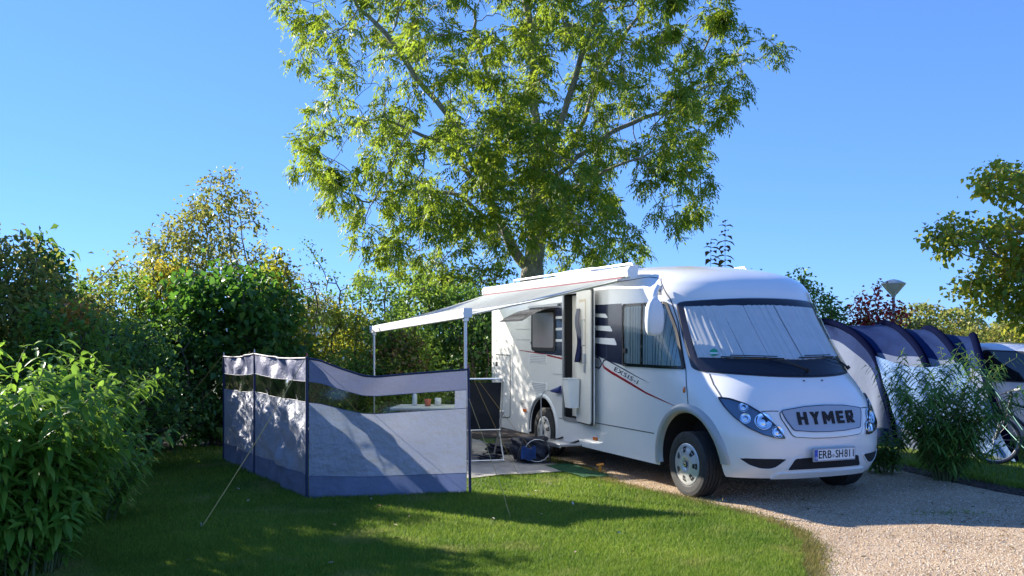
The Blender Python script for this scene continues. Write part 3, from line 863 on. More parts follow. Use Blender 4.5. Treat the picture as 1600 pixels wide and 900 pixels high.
# --- wheels
def make_wheel(s):
    wh = bpy.data.objects.new('wheel', None); COL.objects.link(wh); wh.parent = van; wh.empty_display_size = .1
    A = Matrix.Rotation(R(90) * s, 4, 'Y')          # +Z of the lathe looks outwards
    bm = bmesh.new()
    prof = [(.215, -.10), (.235, -.112), (.30, -.118), (.335, -.108)]
    for k in range(5):
        z = -.09 + k * .043
        prof += [(.352, z - .008), (.352, z + .018), (.342, z + .020), (.342, z + .0255)]
    prof += [(.352, .10), (.338, .112), (.30, .120), (.245, .118), (.222, .10)]
    add_lathe(bm, prof, 56, A, closed=True)
    from_bm('tyre', bm, M_TYRE, wh)
    bm = bmesh.new()
    add_lathe(bm, [(.228, .104), (.222, .112), (.19, .106), (.165, .118), (.10, .128), (.06, .130), (.052, .120), (0, .122)], 48, A)
    add_lathe(bm, [(.226, -.08), (.0, -.08)], 32, A)
    hb = from_bm('hubcap', bm, M_HUB, wh, smooth=True)
    bm = bmesh.new()
    for k in range(7):
        a = 2 * math.pi * k / 7 + .2
        for r0, r1, w0, w1, h0, h1 in ((.128, .188, .020, .034, .127, .109),):
            c, sn = math.cos(a), math.sin(a)
            q = [(r0, -w0, h0), (r1, -w1, h1), (r1 + .006, 0, h1), (r1, w1, h1), (r0, w0, h0)]
            vs = [bm.verts.new(A @ Vector((r * c - t * sn, r * sn + t * c, h + .0015))) for r, t, h in q]
            bm.faces.new(vs)
    from_bm('cap_slot', bm, M_DARK, wh)
    bm = bmesh.new(); add_lathe(bm, [(0, .134), (.030, .134), (.034, .126)], 20, A @ Matrix.Diagonal((.7, 1, 1, 1)) if False else A); from_bm('centre_cap', bm, M_NAVY, wh)
    bm = bmesh.new(); add_lathe(bm, [(.012, .136), (.022, .136), (.022, .134)], 20, A); from_bm('cap_emblem', bm, M_CHROME, wh)
    return wh
wl = make_wheel(-1); wl.location = (-.985, 0, .352)
wr = make_wheel(1); wr.location = (.985, 0, .352)
for src, x in ((wl, -.985), (wr, .985)):
    c = copy_tree(src, van); c.location = (x, 3.66, .352); c.rotation_euler = (R(31), 0, 0)
bm = bmesh.new()
for y in (0, 3.66): add_tube(bm, [(-.95, y, .35), (.95, y, .35)], .045, 10)
add_box(bm, (0, 2.2, .33), (1.2, 3.2, .16)); add_box(bm, (0, 5.0, .36), (1.3, 1.2, .12))
from_bm('chassis', bm, M_DARK, van)

# --- habitation door: recess trim, open leaf, bin, step
fr = [(2.975, .585), (2.975, 2.36), (2.44, 2.36), (2.44, .585)]
ring_patch('door_frame', smooth_poly(fr, .06, 4), .045, on_side, .016, M_GREYM, van, .03)
bm = bmesh.new(); add_box(bm, (-.99, 2.86, 1.47), (.02, .10, 1.66), bev=.004); add_box(bm, (-.99, 2.905, 1.47), (.035, .02, 1.66)); from_bm('fly_screen', bm, M_CREAM, van)
hinge = Vector((-1.145, 2.44, 0)); ang = R(6)
ld = Vector((-math.sin(ang), -math.cos(ang), 0)); ln = Vector((-math.cos(ang), math.sin(ang), 0))
def leaf_pt(u, v, o): return hinge + ld * u + ln * o + Vector((0, 0, v))
LW = .55
def leaf_slab(name, u0, u1, v0, v1, o0, o1, m, parent, r=.05):
    bm = bmesh.new(); pl = smooth_poly([(u0, v0), (u1, v0), (u1, v1), (u0, v1)], r, 4)
    a = [bm.verts.new(leaf_pt(p[0], p[1], o0)) for p in pl]; b = [bm.verts.new(leaf_pt(p[0], p[1], o1)) for p in pl]
    n = len(pl); bm.faces.new(a); bm.faces.new(b[::-1])
    for i in range(n): bm.faces.new((a[i], a[(i + 1) % n], b[(i + 1) % n], b[i]))
    return from_bm(name, bm, m, parent)
leaf = leaf_slab('side_door', 0, LW, .60, 2.345, 0, .018, M_WHITE, van)
leaf_slab('seal', -.002, LW + .004, .596, 2.349, .018, .030, M_BLACK, leaf)
leaf_slab('inner_panel', .012, LW - .03, .615, 2.33, .030, .045, M_CREAM, leaf)
leaf_slab('recess_panel', .12, .36, 1.42, 2.22, .045, .049, mat('tan_panel', (.62, .52, .38), .5, var=.06), leaf, .03)
leaf_slab('window_blind', .14, .34, 1.46, 2.18, .049, .053, M_CREAM, leaf, .03)
bm = bmesh.new()
add_tube(bm, [leaf_pt(.33, 1.62, .05), leaf_pt(.33, 1.62, .09), leaf_pt(.33, 1.95, .09), leaf_pt(.33, 1.95, .05)], .009, 8)
from_bm('grab_handle', bm, M_GREYP, leaf)
bm = bmesh.new(); add_box(bm, leaf_pt(.34, 1.45, .06), (.04, .05, .13), bev=.008); add_box(bm, leaf_pt(.33, 1.32, .055), (.03, .03, .10), bev=.006)
from_bm('lock', bm, M_GREYP, leaf)
def bin_mesh():
    bm = bmesh.new()
    rows = []
    for v, k, t in ((.80, .80, .0), (1.165, 1.0, 0), (1.18, 1.05, 0), (1.185, 1.05, 0), (1.185, .96, 0), (.83, .76, 0)):
        pl = smooth_poly([(.02 + .14 * (1 - k), .052), (.30 - .14 * (1 - k), .052), (.30 - .14 * (1 - k), .052 + .17 * k), (.02 + .14 * (1 - k), .052 + .17 * k)], .04, 3)
        rows.append([bm.verts.new(leaf_pt(a - .11, v, o)) for a, o in pl])
    for a, b in zip(rows[:-1], rows[1:]):
        for i in range(len(a)): bm.faces.new((a[i], a[(i + 1) % len(a)], b[(i + 1) % len(a)], b[i]))
    bm.faces.new(rows[0]); bm.faces.new(rows[-1])
    return bm
from_bm('waste_bin', bin_mesh(), M_WHITE2, leaf)
bm = bmesh.new(); add_box(bm, (-1.28, 2.74, .30), (.32, .66, .035), bev=.008); add_box(bm, (-1.435, 2.74, .295), (.02, .66, .05), bev=.005)
st = from_bm('entry_step', bm, M_ALU, van)
bm = bmesh.new()
for y in (2.5, 2.98): add_tube(bm, [(-1.05, y, .36), (-1.35, y, .285)], .014, 6)
from_bm('step_bracket', bm, M_BLACK, st)

# --- mirrors
def mirror(s):
    bm = bmesh.new()
    a = [(1.07 * s, .56, 2.27), (1.16 * s, .50, 2.285), (1.24 * s, .42, 2.22), (1.27 * s, .38, 2.10)]
    add_tube(bm, a, [.032, .034, .036, .05], 12)
    arm = from_bm('mirror_arm', bm, M_WHITE2, van, smooth=True)
    bm = bmesh.new()
    for k in range(4): add_tube(bm, [(1.085 * s, .60 - k * .03, 2.33 - k * .003), (1.105 * s, .595 - k * .03, 2.27), (1.10 * s, .60 - k * .03, 2.20)], .011, 6)
    from_bm('arm_gaiter', bm, M_GREYP, arm)
    bm = bmesh.new()
    rows = []
    for z, hw, dp in ((1.735, .02, .02), (1.75, .075, .04), (1.79, .10, .055), (1.90, .112, .068), (2.02, .105, .068), (2.09, .085, .055), (2.13, .055, .045), (2.16, .03, .03)):
        cx = 1.285 * s; cy = .36
        pl = smooth_poly([(-hw, -dp), (hw, -dp), (hw, dp * .5), (-hw, dp * .5)], min(hw, dp) * .7, 3)
        rows.append([bm.verts.new((cx + p[0], cy + p[1], z)) for p in pl])
    for a_, b_ in zip(rows[:-1], rows[1:]):
        for i in range(len(a_)): bm.faces.new((a_[i], a_[(i + 1) % len(a_)], b_[(i + 1) % len(a_)], b_[i]))
    bm.faces.new(rows[0]); bm.faces.new(rows[-1])
    m_ = from_bm('wing_mirror', bm, M_WHITE2, van, smooth=True)
    bm = bmesh.new(); add_box(bm, (1.285 * s, .397, 1.93), (.17, .006, .26), bev=.002); from_bm('mirror_glass', bm, M_CHROME, m_)
mirror(-1)

# --- roof: hatches, vent, rail
def hatch(x, y, w, l, h, z=2.61):
    bm = bmesh.new(); add_box(bm, (x, y, z + h / 2), (w, l, h), bev=.03); o = from_bm('roof_hatch', bm, M_WHITE2, van)
    bm = bmesh.new(); add_box(bm, (x, y, z + .02), (w + .08, l + .08, .04), bev=.01); from_bm('hatch_frame', bm, M_WHITE2, o)
hatch(-.55, 3.1, .65, 1.0, .07)
bm = bmesh.new()
for s in (-1, 1):
    add_tube(bm, [(s * .86, 1.5, 2.60), (s * .86, 1.56, 2.645), (s * .86, 5.3, 2.66), (s * .86, 5.36, 2.60)], .016, 8)
from_bm('roof_rail', bm, M_ALU, van)

# --- awning
aw = bpy.data.objects.new('awning', None); COL.objects.link(aw); aw.parent = van; aw.location = (0, 0, 0)
def cas_prof(y):
    return [(-1.115, y, 2.445), (-1.19, y, 2.425), (-1.23, y, 2.445), (-1.24, y, 2.51), (-1.21, y, 2.555), (-1.15, y, 2.572), (-1.10, y, 2.57)]
bm = bmesh.new()
pr = [[bm.verts.new(p) for p in cas_prof(y)] for y in (1.06, 1.10, 5.70, 5.74)]
for a, b in zip(pr[:-1], pr[1:]):
    for i in range(len(a)): bm.faces.new((a[i], a[(i + 1) % len(a)], b[(i + 1) % len(a)], b[i]))
bm.faces.new(pr[0]); bm.faces.new(pr[-1][::-1])
from_bm('cassette', bm, M_WHITE2, aw)
for y in (1.035, 5.765):
    bm = bmesh.new()
    q = [Vector(p) for p in cas_prof(y)]; c = sum(q, Vector()) / len(q)
    a = [bm.verts.new(c + (p - c) * 1.12 + Vector((0, -.03, 0))) for p in q]; b = [bm.verts.new(c + (p - c) * 1.12 + Vector((0, .03, 0))) for p in q]
    bm.faces.new(a); bm.faces.new(b[::-1])
    for i in range(len(a)): bm.faces.new((a[i], a[(i + 1) % len(a)], b[(i + 1) % len(a)], b[i]))
    from_bm('end_cap', bm, M_WHITE2, aw)
LB0, LB1 = Vector((-3.09, 1.42, 2.0)), Vector((-3.09, 5.80, 1.855))
def canopy(i, j):
    a = Vector((-1.25, 1.12, 2.425)).lerp(Vector((-1.25, 5.68, 2.425)), i)
    b = LB0.lerp(LB1, i) + Vector((.02, 0, .03))
    p = a.lerp(b, j)
    p.z -= (.05 + .02 * math.sin(i * math.pi)) * (1 - .75 * i ** 2) * math.sin(j * math.pi)
    if i < .5: p.y += .0
    p.y += .10 * math.sin(j * math.pi) * (1 - 2 * i) * .6
    p.z += .006 * math.sin(i * 37 + j * 3) * math.sin(j * math.pi)
    return p
bm = bmesh.new(); add_grid(bm, canopy, 40, 20); from_bm('canopy', bm, M_AWN, aw, smooth=True)
bm = bmesh.new()
add_tube(bm, [canopy(0, .0) + Vector((0, 0, .004)), canopy(.5, 0.0) + Vector((0, 0, .004)), canopy(1, 0) + Vector((0, 0, .004))], .006, 6)
from_bm('canopy_cord', bm, M_RED, aw)
bm = bmesh.new()
d = (LB1 - LB0)
rows = []
for t in (0, 1):
    c = LB0 + d * t
    rows.append([bm.verts.new(c + Vector(q)) for q in ((-.05, 0, -.055), (.035, 0, -.055), (.045, 0, .03), (.02, 0, .055), (-.045, 0, .05), (-.06, 0, 0))])
for i in range(6): bm.faces.new((rows[0][i], rows[0][(i + 1) % 6], rows[1][(i + 1) % 6], rows[1][i]))
bm.faces.new(rows[0]); bm.faces.new(rows[1][::-1])
lb = from_bm('lead_bar', bm, M_WHITE2, aw)
for t in (0, 1):
    bm = bmesh.new(); add_box(bm, LB0 + d * t + Vector((0, 0, 0)), (.108, .03, .112), bev=.01); from_bm('bar_end', bm, M_WHITE2, lb)
for c, y in ((LB0 + d * .015, 0), (LB0 + d * .985, 0)):
    bm = bmesh.new()
    add_tube(bm, [(c.x, c.y, c.z - .05), (c.x, c.y, .95)], .019, 10)
    add_tube(bm, [(c.x, c.y, .95), (c.x, c.y, .03)], .014, 10)
    add_tube(bm, [(c.x, c.y, .93), (c.x, c.y, 1.0)], .026, 10)
    add_box(bm, (c.x, c.y, .012), (.09, .09, .02), bev=.004); add_box(bm, (c.x, c.y, c.z - .065), (.06, .06, .06), bev=.008)
    from_bm('support_leg', bm, M_ALU, aw)
# folding arms under the canopy
for y0, y1 in ((1.25, 1.6), (5.5, 5.35)):
    bm = bmesh.new(); mid = (-2.1, y0 + (1.0 if y0 < 3 else -1.0) * .55, 2.17)
    add_tube(bm, [(-1.24, y0, 2.40), mid], .020, 8); add_tube(bm, [mid, (-3.06, y1, 1.975 if y0 < 3 else 1.85)], .017, 8)
    from_bm('folding_arm', bm, M_ALU, aw)

# ================================================================== WINDBREAK
wbk = empty('windbreak', (-2.17, 9.48, 0), 0, 'blue-grey four-pole camping windbreak with a clear window strip, standing on the lawn', 'windbreak')
WO = Vector((-2.17, 9.48, 0))
WBP = [Vector((-4.03, 12.53, 0)), Vector((-3.21, 11.17, 0)), Vector((-2.17, 9.48, 0)), Vector((-.48, 9.83, 0))]
WBT = [1.46, 1.52, 1.50, 1.37]
def wb_top(k, s):
    if k == 2:
        return float(np.interp(s, [0, .08, .2, .34, .42, .7, 1], [1.50, 1.475, 1.39, 1.31, 1.30, 1.335, 1.37]))
    base = WBT[k] * (1 - s) + WBT[k + 1] * s
    return base - .025 * math.sin(math.pi * s)
def wb_pt(k, s, t, off=0.0):
    a, b = WBP[k], WBP[k + 1]
    d = (b - a); L = d.length; n = Vector((d.y, -d.x, 0)).normalized()
    p = a.lerp(b, s); h = wb_top(k, s)
    z = .015 + (h - .015) * t
    e = math.sin(math.pi * s)
    wr = 0
    if k == 2:   # sag folds fanning out of the tall pole
        wr += .020 * math.sin((s * 16 + (1 - t) * 15) ) * max(0, t - .45) * (1 - s) * e * 2
        wr += .008 * math.sin(t * 19 + s * 4) * e + .007 * math.sin(s * 31 + t * 9) * max(0, .35 - t) * 3
        wr += .05 * e * (t ** 2) * math.exp(-((s - .4) / .3) ** 2)
        wr += -.055 * e * math.sin(math.pi * t)
    else:
        wr += .030 * math.sin(s * 9 + t * 13 + k) * e + .018 * math.sin(s * 23 - t * 17) * e + .014 * math.sin(t * 31 + s * 11 + k * 2) * e + .008 * math.sin(s * 47 + t * 38 + math.sin(t * 9) * 2) * e
        wr += -.05 * e * math.sin(math.pi * t)
    return p + n * (wr + off) + Vector((0, 0, z)) - WO
for k in range(3):
    NU = 60
    zones = [('mud_flap', 0, .16, M_WBD), ('fabric_panel', .16, .685, M_WB), ('window_strip', .685, .835, M_VINYL), ('top_band', .835, 1.0, M_WB)]
    for nm_, t0, t1, m_ in zones:
        s0, s1 = .012, .988
        bm = bmesh.new()
        if nm_ == 'window_strip' and k == 2:
            bm2 = bmesh.new(); add_grid(bm2, lambda i, j: wb_pt(k, .915 + .073 * i, t0 + (t1 - t0) * j), 6, 8)
            from_bm('fabric_panel', bm2, M_WB, wbk, smooth=True); s1 = .915
        add_grid(bm, lambda i, j: wb_pt(k, s0 + (s1 - s0) * i, t0 + (t1 - t0) * j), NU, max(4, int((t1 - t0) * 50)))
        mm = M_WBT if nm_ == 'top_band' else m_
        from_bm(nm_, bm, mm, wbk, smooth=True)
    for t in (.16, .685, .835, 1.0, 0.0):
        bm = bmesh.new()
        add_tube(bm, [wb_pt(k, s, t, .001) for s in np.linspace(.01, .99, 40)], .012 if t == 1 else (.007 if t == 0 else .0035), 6)
        from_bm('piping', bm, M_WBN if t in (0, 1) else M_WBD, wbk)
for k, (p, h) in enumerate(zip(WBP, WBT)):
    bm = bmesh.new(); q = p - WO
    lean = Vector((.02, 0, 0)) if k == 3 else Vector((0, 0, 0))
    add_tube(bm, [q + Vector((0, 0, 0)) + lean, q + Vector((0, 0, h + .02))], .016, 8)
    po = from_bm('pole', bm, M_WBN, wbk)
    bm = bmesh.new(); add_tube(bm, [q + Vector((0, 0, h + .02)), q + Vector((0, 0, h + .055))], [.010, .006], 6); from_bm('pole_tip', bm, M_RED if k in (2, 3) else M_GREYM, po)
bm = bmesh.new()
def rope(name, a, b, parent, sag=.03, r=.0042, m=M_ROPE):
    bm = bmesh.new(); a = Vector(a); b = Vector(b)
    add_tube(bm, [a.lerp(b, t) - Vector((0, 0, sag * math.sin(math.pi * t))) for t in np.linspace(0, 1, 9)], r, 5)
    o = from_bm(name, bm, m, parent)
    bm = bmesh.new(); add_tube(bm, [b + Vector((0, 0, .05)), b + Vector((.01, 0, 0)) - Vector((0, 0, .02))], .004, 5); from_bm('peg', bm, M_GREYM, o)
    return o
tops = [p + Vector((0, 0, h + .03)) - WO for p, h in zip(WBP, WBT)]
rope('guy_line', tops[2], Vector((-2.78, 8.01, .01)) - WO, wbk)
rope('guy_line', tops[0], Vector((-5.55, 13.3, .01)) - WO, wbk)
rope('guy_line', tops[0] - Vector((0, 0, .35)), Vector((-5.45, 12.9, .01)) - WO, wbk)
rope('guy_line', tops[3], Vector((.10, 10.9, .01)) - WO, wbk, r=.0022)
rope('guy_line', tops[3], Vector((.42, 12.4, .01)) - WO, wbk, r=.0022)
rope('guy_line', tops[2], Vector((-1.2, 11.3, .01)) - WO, wbk, r=.0025)
bm = bmesh.new()
pg = Vector((-.02, 8.41, 0))
add_tube(bm, [pg, pg + Vector((.0, .02, .05)), pg + Vector((-.03, .07, .12)), pg + Vector((-.05, .12, .20))], .0035, 5)
add_tube(bm, [pg + Vector((-.05, .12, .20)), Vector((-.47, 9.80, 1.05))], .003, 5)
o = from_bm('guy_rope', bm, M_ROPE); tag(o, 'thin loose tan rope pegged in the lawn right of the windbreak', 'rope')

# ================================================================== UNDER THE AWNING
def mat_sheet():
    bm = bmesh.new()
    c0, ax, ay = Vector((-3.35, 2.0)), Vector((2.0, 0)), Vector((0, 5.2))
    def f(i, j):
        u = c0 + ax * i + ay * j
        p = vl(u.x, u.y, .034 + .006 * math.sin(i * 17 + j * 11) + .004 * math.sin(j * 43 - i * 9))
        return p
    add_grid(bm, f, 30, 60)
    bmesh.ops.solidify(bm, geom=bm.faces[:], thickness=.004)
    return bm
tag(from_bm('ground_sheet', mat_sheet(), mat('woven_mat', (.62, .58, .53), .9, var=.18, scale=5, bmp=.5, bscale=200), smooth=True), 'pale beige awning groundsheet lying between windbreak and motorhome', 'ground sheet')
bm = bmesh.new()
def gm(i, j):
    p = vl(-1.62 + .62 * j * .6 + .0, 2.02 - .62 + 1.15 * i, 0) 
    return Vector((p.x, p.y, .045 + .006 * math.sin(i * 9 + j * 7)))
add_grid(bm, gm, 14, 8); bmesh.ops.solidify(bm, geom=bm.faces[:], thickness=.012)
tag(from_bm('door_mat', bm, mat('green_mat', (.035, .14, .06), .95, var=.3, scale=20, bmp=.9, bscale=150)), 'green mat on the ground beside the entry step', 'mat')
bm = bmesh.new(); q = vl(-1.22, 1.72)
add_tube(bm, [q + Vector((0, 0, .0)), q + Vector((0, 0, .13))], [.016, .020], 8); add_tube(bm, [q + Vector((-.045, 0, .125)), q + Vector((.045, 0, .135))], .016, 8)
tag(from_bm('tent_peg', bm, mat('orange_plastic', (.75, .28, .03), .4)), 'short orange plastic peg standing in the gravel', 'peg')

# folding table with things on it
T0 = vl(-2.55, 4.15); TZ = TH + R(62)
tb = empty('camping_table', T0, TZ, 'light grey folding camping table behind the windbreak', 'table')
bm = bmesh.new(); add_box(bm, (0, 0, .72), (.72, 1.25, .028), bev=.01); from_bm('table_top', bm, mat('table_top', (.55, .56, .55), .45), tb)
bm = bmesh.new(); add_tube(bm, [(-.34, -.60, .70), (.34, -.60, .70), (.34, .60, .70), (-.34, .60, .70)], .014, 6, closed=True); from_bm('table_frame', bm, M_ALU, tb)
for y in (-.46, .46):
    bm = bmesh.new()
    add_tube(bm, [(0, y, .70), (0, y, .045)], .032, 10)
    add_box(bm, (0, y, .05), (.62, .05, .03), bev=.01)
    for x in (-.30, .30): add_tube(bm, [(x, y, .04), (x, y, 0.0)], .018, 8)
    from_bm('leg', bm, M_ALU, tb)
def on_table(u, v): 
    c, s = math.cos(TZ), math.sin(TZ)
    return T0 + Vector((u * c - v * s, u * s + v * c, .735))
def bottle(p, h, r, m, label, cat, prof=None):
    bm = bmesh.new()
    add_lathe(bm, prof or [(0, 0), (r, 0), (r, h * .6), (r * .45, h * .78), (r * .35, h * .95), (r * .42, h), (0, h)], 16)
    tag(from_bm(cat.replace(' ', '_'), bm, m, loc=p, smooth=True), label, cat)
bottle(on_table(.05, .35), .24, .035, mat('clear_bottle', (.75, .80, .85), .1, coat=.5), 'pale bottle standing on the camping table', 'bottle')
bottle(on_table(.0, .15), .10, .045, mat('red_tub', (.60, .12, .08), .4), 'small red tub on the camping table', 'tub', [(0, 0), (.04, 0), (.048, .10), (.042, .10), (.036, .01), (0, .01)])
bottle(on_table(.12, .02), .11, .05, M_WHITE2, 'white mug beside the red tub on the camping table', 'mug', [(0, 0), (.045, 0), (.048, .11), (.042, .11), (.04, .01), (0, .01)])

def chair(name, p, rz, label, group):
    c = empty(name, p, rz, label, 'chair', group)
    mesh_m = mat_cache('chair_mesh')
    bm = bmesh.new(); add_grid(bm, lambda i, j: (-.25 + .5 * i, .22 + .16 * j + .0, .44 + .64 * j - .0 * i + .0), 8, 10); bmesh.ops.solidify(bm, geom=bm.faces[:], thickness=.008)
    from_bm('backrest', bm, mesh_m, c)
    bm = bmesh.new(); add_grid(bm, lambda i, j: (-.25 + .5 * i, -.24 + .46 * j, .45 - .03 * math.sin(math.pi * j) - .01 * j), 8, 8); bmesh.ops.solidify(bm, geom=bm.faces[:], thickness=.008)
    from_bm('seat', bm, mesh_m, c)
    bm = bmesh.new()
    add_tube(bm, [(-.27, .20, .42), (-.27, .39, 1.09), (-.22, .405, 1.13), (.22, .405, 1.13), (.27, .39, 1.09), (.27, .20, .42)], .012, 8)
    from_bm('back_frame', bm, M_ALU, c)
    for s in (-1, 1):
        bm = bmesh.new(); add_tube(bm, [(s * .28, -.28, 0.01), (s * .28, .30, .66)], .012, 8); from_bm('leg', bm, M_ALU, c)
        bm = bmesh.new(); add_tube(bm, [(s * .295, .34, .01), (s * .295, -.24, .66)], .012, 8); from_bm('leg', bm, M_ALU, c)
        bm = bmesh.new(); add_box(bm, (s * .29, .03, .675), (.045, .58, .028), bev=.01); from_bm('armrest', bm, M_GREYP, c)
    bm = bmesh.new()
    add_tube(bm, [(-.28, -.27, .03), (.28, -.27, .03)], .010, 6); add_tube(bm, [(-.29, .33, .03), (.29, .33, .03)], .010, 6); add_tube(bm, [(-.27, .21, .43), (.27, .21, .43)], .010, 6)
    from_bm('stretcher', bm, M_ALU, c)
    return c
_mc = {}
def mat_cache(k):
    if k not in _mc: _mc[k] = mat(k, (.030, .033, .042), .8, var=.2, bmp=.3, bscale=300)
    return _mc[k]
chair('camping_chair', Vector((-.47, 12.35, .04)), R(193), 'dark mesh camping chair with its back to the lawn, next to the windbreak end', None)

# towel on the door
bm = bmesh.new()
def tw(i, j):
    v = 2.10 - .70 * j
    wdt = .03 + .10 * min(1, j * 1.6) + .02 * math.sin(j * 9)
    u = .17 + .035 * j + (i - .5) * wdt - .03 * j * j
    o = .075 + .022 * math.sin(i * 13 + j * 2) + .02 * math.sin(j * 7)
    return vl(*leaf_pt(u, v, o))
add_grid(bm, tw, 14, 30); bmesh.ops.solidify(bm, geom=bm.faces[:], thickness=.010)
def m_towel():
    m, nt, bs, out = nt_of('towel'); co = coords(nt, 'Object')
    sp = nt.nodes.new('ShaderNodeSeparateXYZ'); nt.links.new(co, sp.inputs[0])
    ad = nt.nodes.new('ShaderNodeMath'); ad.operation = 'MULTIPLY_ADD'; ad.inputs[1].default_value = .25; nt.links.new(noise(nt, 5, 2, .5, co), ad.inputs[0]); nt.links.new(sp.outputs[2], ad.inputs[2])
    c = ramp(nt, ad.outputs[0], [(.0, (.03, .04, .12)), (1.0, (.25, .25, .32))])
    mr = nt.nodes.new('ShaderNodeMapRange'); mr.inputs[1].default_value = 1.80; mr.inputs[2].default_value = 1.98
    nt.links.new(ad.outputs[0], mr.inputs[0])
    c = ramp(nt, mr.outputs[0], [(.3, (.03, .04, .13)), (.6, (.36, .36, .42))])
    nt.links.new(c, bs.inputs['Base Color']); bs.inputs['Roughness'].default_value = .95
    return m
tag(from_bm('towel', bm, m_towel(), smooth=True), 'navy and grey towel hanging on the open side door', 'towel')

# power plug and lead on the van side
bm = bmesh.new()
pA = [(-1.20, 3.20, .98), (-1.24, 3.32, .97), (-1.26, 3.40, .88), (-1.25, 3.42, .70), (-1.27, 3.36, .50), (-1.33, 3.2, .25), (-1.45, 3.3, .06), (-1.6, 3.9, .05), (-1.5, 4.8, .05), (-1.3, 5.8, .03)]
add_tube(bm, [vl(*p) for p in pA], .008, 6)
cab = from_bm('power_cable', bm, M_GREYP)
tag(cab, 'grey electric lead with a blue plug hanging from the motorhome side', 'cable')
bm = bmesh.new(); add_tube(bm, [vl(-1.125, 3.02, 1.0), vl(-1.16, 3.10, .985), vl(-1.20, 3.20, .975)], [.058, .04, .014], 12); from_bm('plug', bm, mat('blue_plug', (.02, .035, .16), .4), cab)

# blue bag and dark shoes by the rear wheel
def lump(c, s, m, name, label, cat, seed, rz=0, amp=.22, n=20):
    rs = random.Random(seed); bm = bmesh.new()
    bmesh.ops.create_icosphere(bm, subdivisions=4, radius=1)
    ph = [rs.uniform(0, 6) for _ in range(8)]
    for v in bm.verts:
        p = v.co.copy()
        k = 1 + amp * (math.sin(p.x * 4 + ph[0]) * math.sin(p.y * 5 + ph[1]) + .6 * math.sin(p.z * 9 + p.x * 7 + ph[2]) + .4 * math.sin(p.y * 15 + ph[3]) * math.sin(p.x * 13 + ph[4]))
        q = Vector((math.copysign(abs(p.x) ** .7, p.x), math.copysign(abs(p.y) ** .7, p.y), math.copysign(abs(p.z) ** .7, p.z))) * k
        v.co = Vector((q.x * s[0], q.y * s[1], max(-.98 * s[2], q.z * s[2]) + s[2]))
    o = from_bm(name, bm, m, smooth=True, loc=c, rot=(0, 0, rz))
    return tag(o, label, cat)
M_BAGB = mat('bag_blue', (.03, .10, .34), .55, var=.5, scale=9, bmp=.5, bscale=30, bdist=.02)
M_BAGN = mat('bag_black', (.015, .017, .03), .5, var=.5, scale=12, bmp=.5, bscale=30, bdist=.02)
b0 = vl(-1.62, 2.95, .04)
bag = lump(b0, (.25, .18, .17), M_BAGN, 'backpack', 'black and blue bag slumped in front of the rear wheel', 'bag', 3, R(10), .16)
bm = bmesh.new(); add_grid(bm, lambda i, j: (-.17 + .2 * i, -.19 - .03 * math.sin(i * 3), .05 + .17 * j + .02 * math.sin(i * 9)), 8, 6); bmesh.ops.solidify(bm, geom=bm.faces[:], thickness=.02); from_bm('front_pocket', bm, M_BAGB, bag, smooth=True)
for s in (-1, 1):
    bm = bmesh.new(); add_tube(bm, [(s * .08, -.05, .27), (s * .14, -.20, .33), (s * .20, -.26, .18), (s * .22, -.22, .03)], .014, 6); from_bm('strap', bm, M_BLACK, bag)
bm = bmesh.new(); add_tube(bm, [(.05 + .17 * math.cos(a), -.2, .17 + .15 * math.sin(a)) for a in np.linspace(0, 6.1, 18)], .004, 6, closed=False); from_bm('cord', bm, M_PLATE, bag)
lump(vl(-2.1, 3.3, .04), (.15, .08, .04), M_BAGN, 'jacket', 'black cloth heap left of the bag on the groundsheet', 'cloth', 8, R(30), .3)
lump(vl(-1.62, 3.95, .04), (.22, .16, .07), M_BAGN, 'tool_bag', 'flat black bag behind the blue one, under the van side', 'bag', 12, R(-15), .25)
def shoe(p, rz, label):
    s = empty('shoe', p, rz, label, 'shoe', None)
    bm = bmesh.new()
    rows = []
    for y, w, h0, h1 in ((-.13, .02, .02, .03), (-.11, .036, .02, .055), (-.05, .044, .02, .06), (.02, .036, .02, .085), (.08, .034, .02, .095), (.12, .03, .02, .09), (.13, .015, .02, .05)):
        rows.append([bm.verts.new(q) for q in ((-w, y, h0), (w, y, h0), (w * .9, y, (h0 + h1) / 2), (w * .5, y, h1), (-w * .5, y, h1), (-w * .9, y, (h0 + h1) / 2))])
    for a, b in zip(rows[:-1], rows[1:]):
        for i in range(6): bm.faces.new((a[i], a[(i + 1) % 6], b[(i + 1) % 6], b[i]))
    bm.faces.new(rows[0]); bm.faces.new(rows[-1][::-1])
    from_bm('upper', bm, M_BAGN, s, smooth=True)
    bm = bmesh.new(); add_box(bm, (0, 0, .01), (.085, .27, .02), bev=.008); from_bm('sole', bm, M_PLATE, s)
shoe(vl(-1.50, 3.42, .04), R(60), 'dark shoe with a pale sole between bag and rear wheel')

# ================================================================== TUNNEL TENT (right pitch)
tt = empty('tunnel_tent', (6.6, 14.5, 0), 0, 'large tunnel tent with navy roof and pale grey sides behind the motorhome', 'tent')
TT = Vector((6.6, 14.5, 0))
M_TN = mat('tent_navy', (.010, .024, .085), .8, spec=.08, var=.15, bmp=.2, bscale=4, bdist=.04)
M_TG = mat('tent_grey', (.19, .23, .33), .8, spec=.15, var=.08, bmp=.2, bscale=4, bdist=.04, trans=.3, tcol=(.45, .5, .6))
M_TB = mat('tent_beam', (.004, .006, .022), 1.0, spec=.0, var=.1)
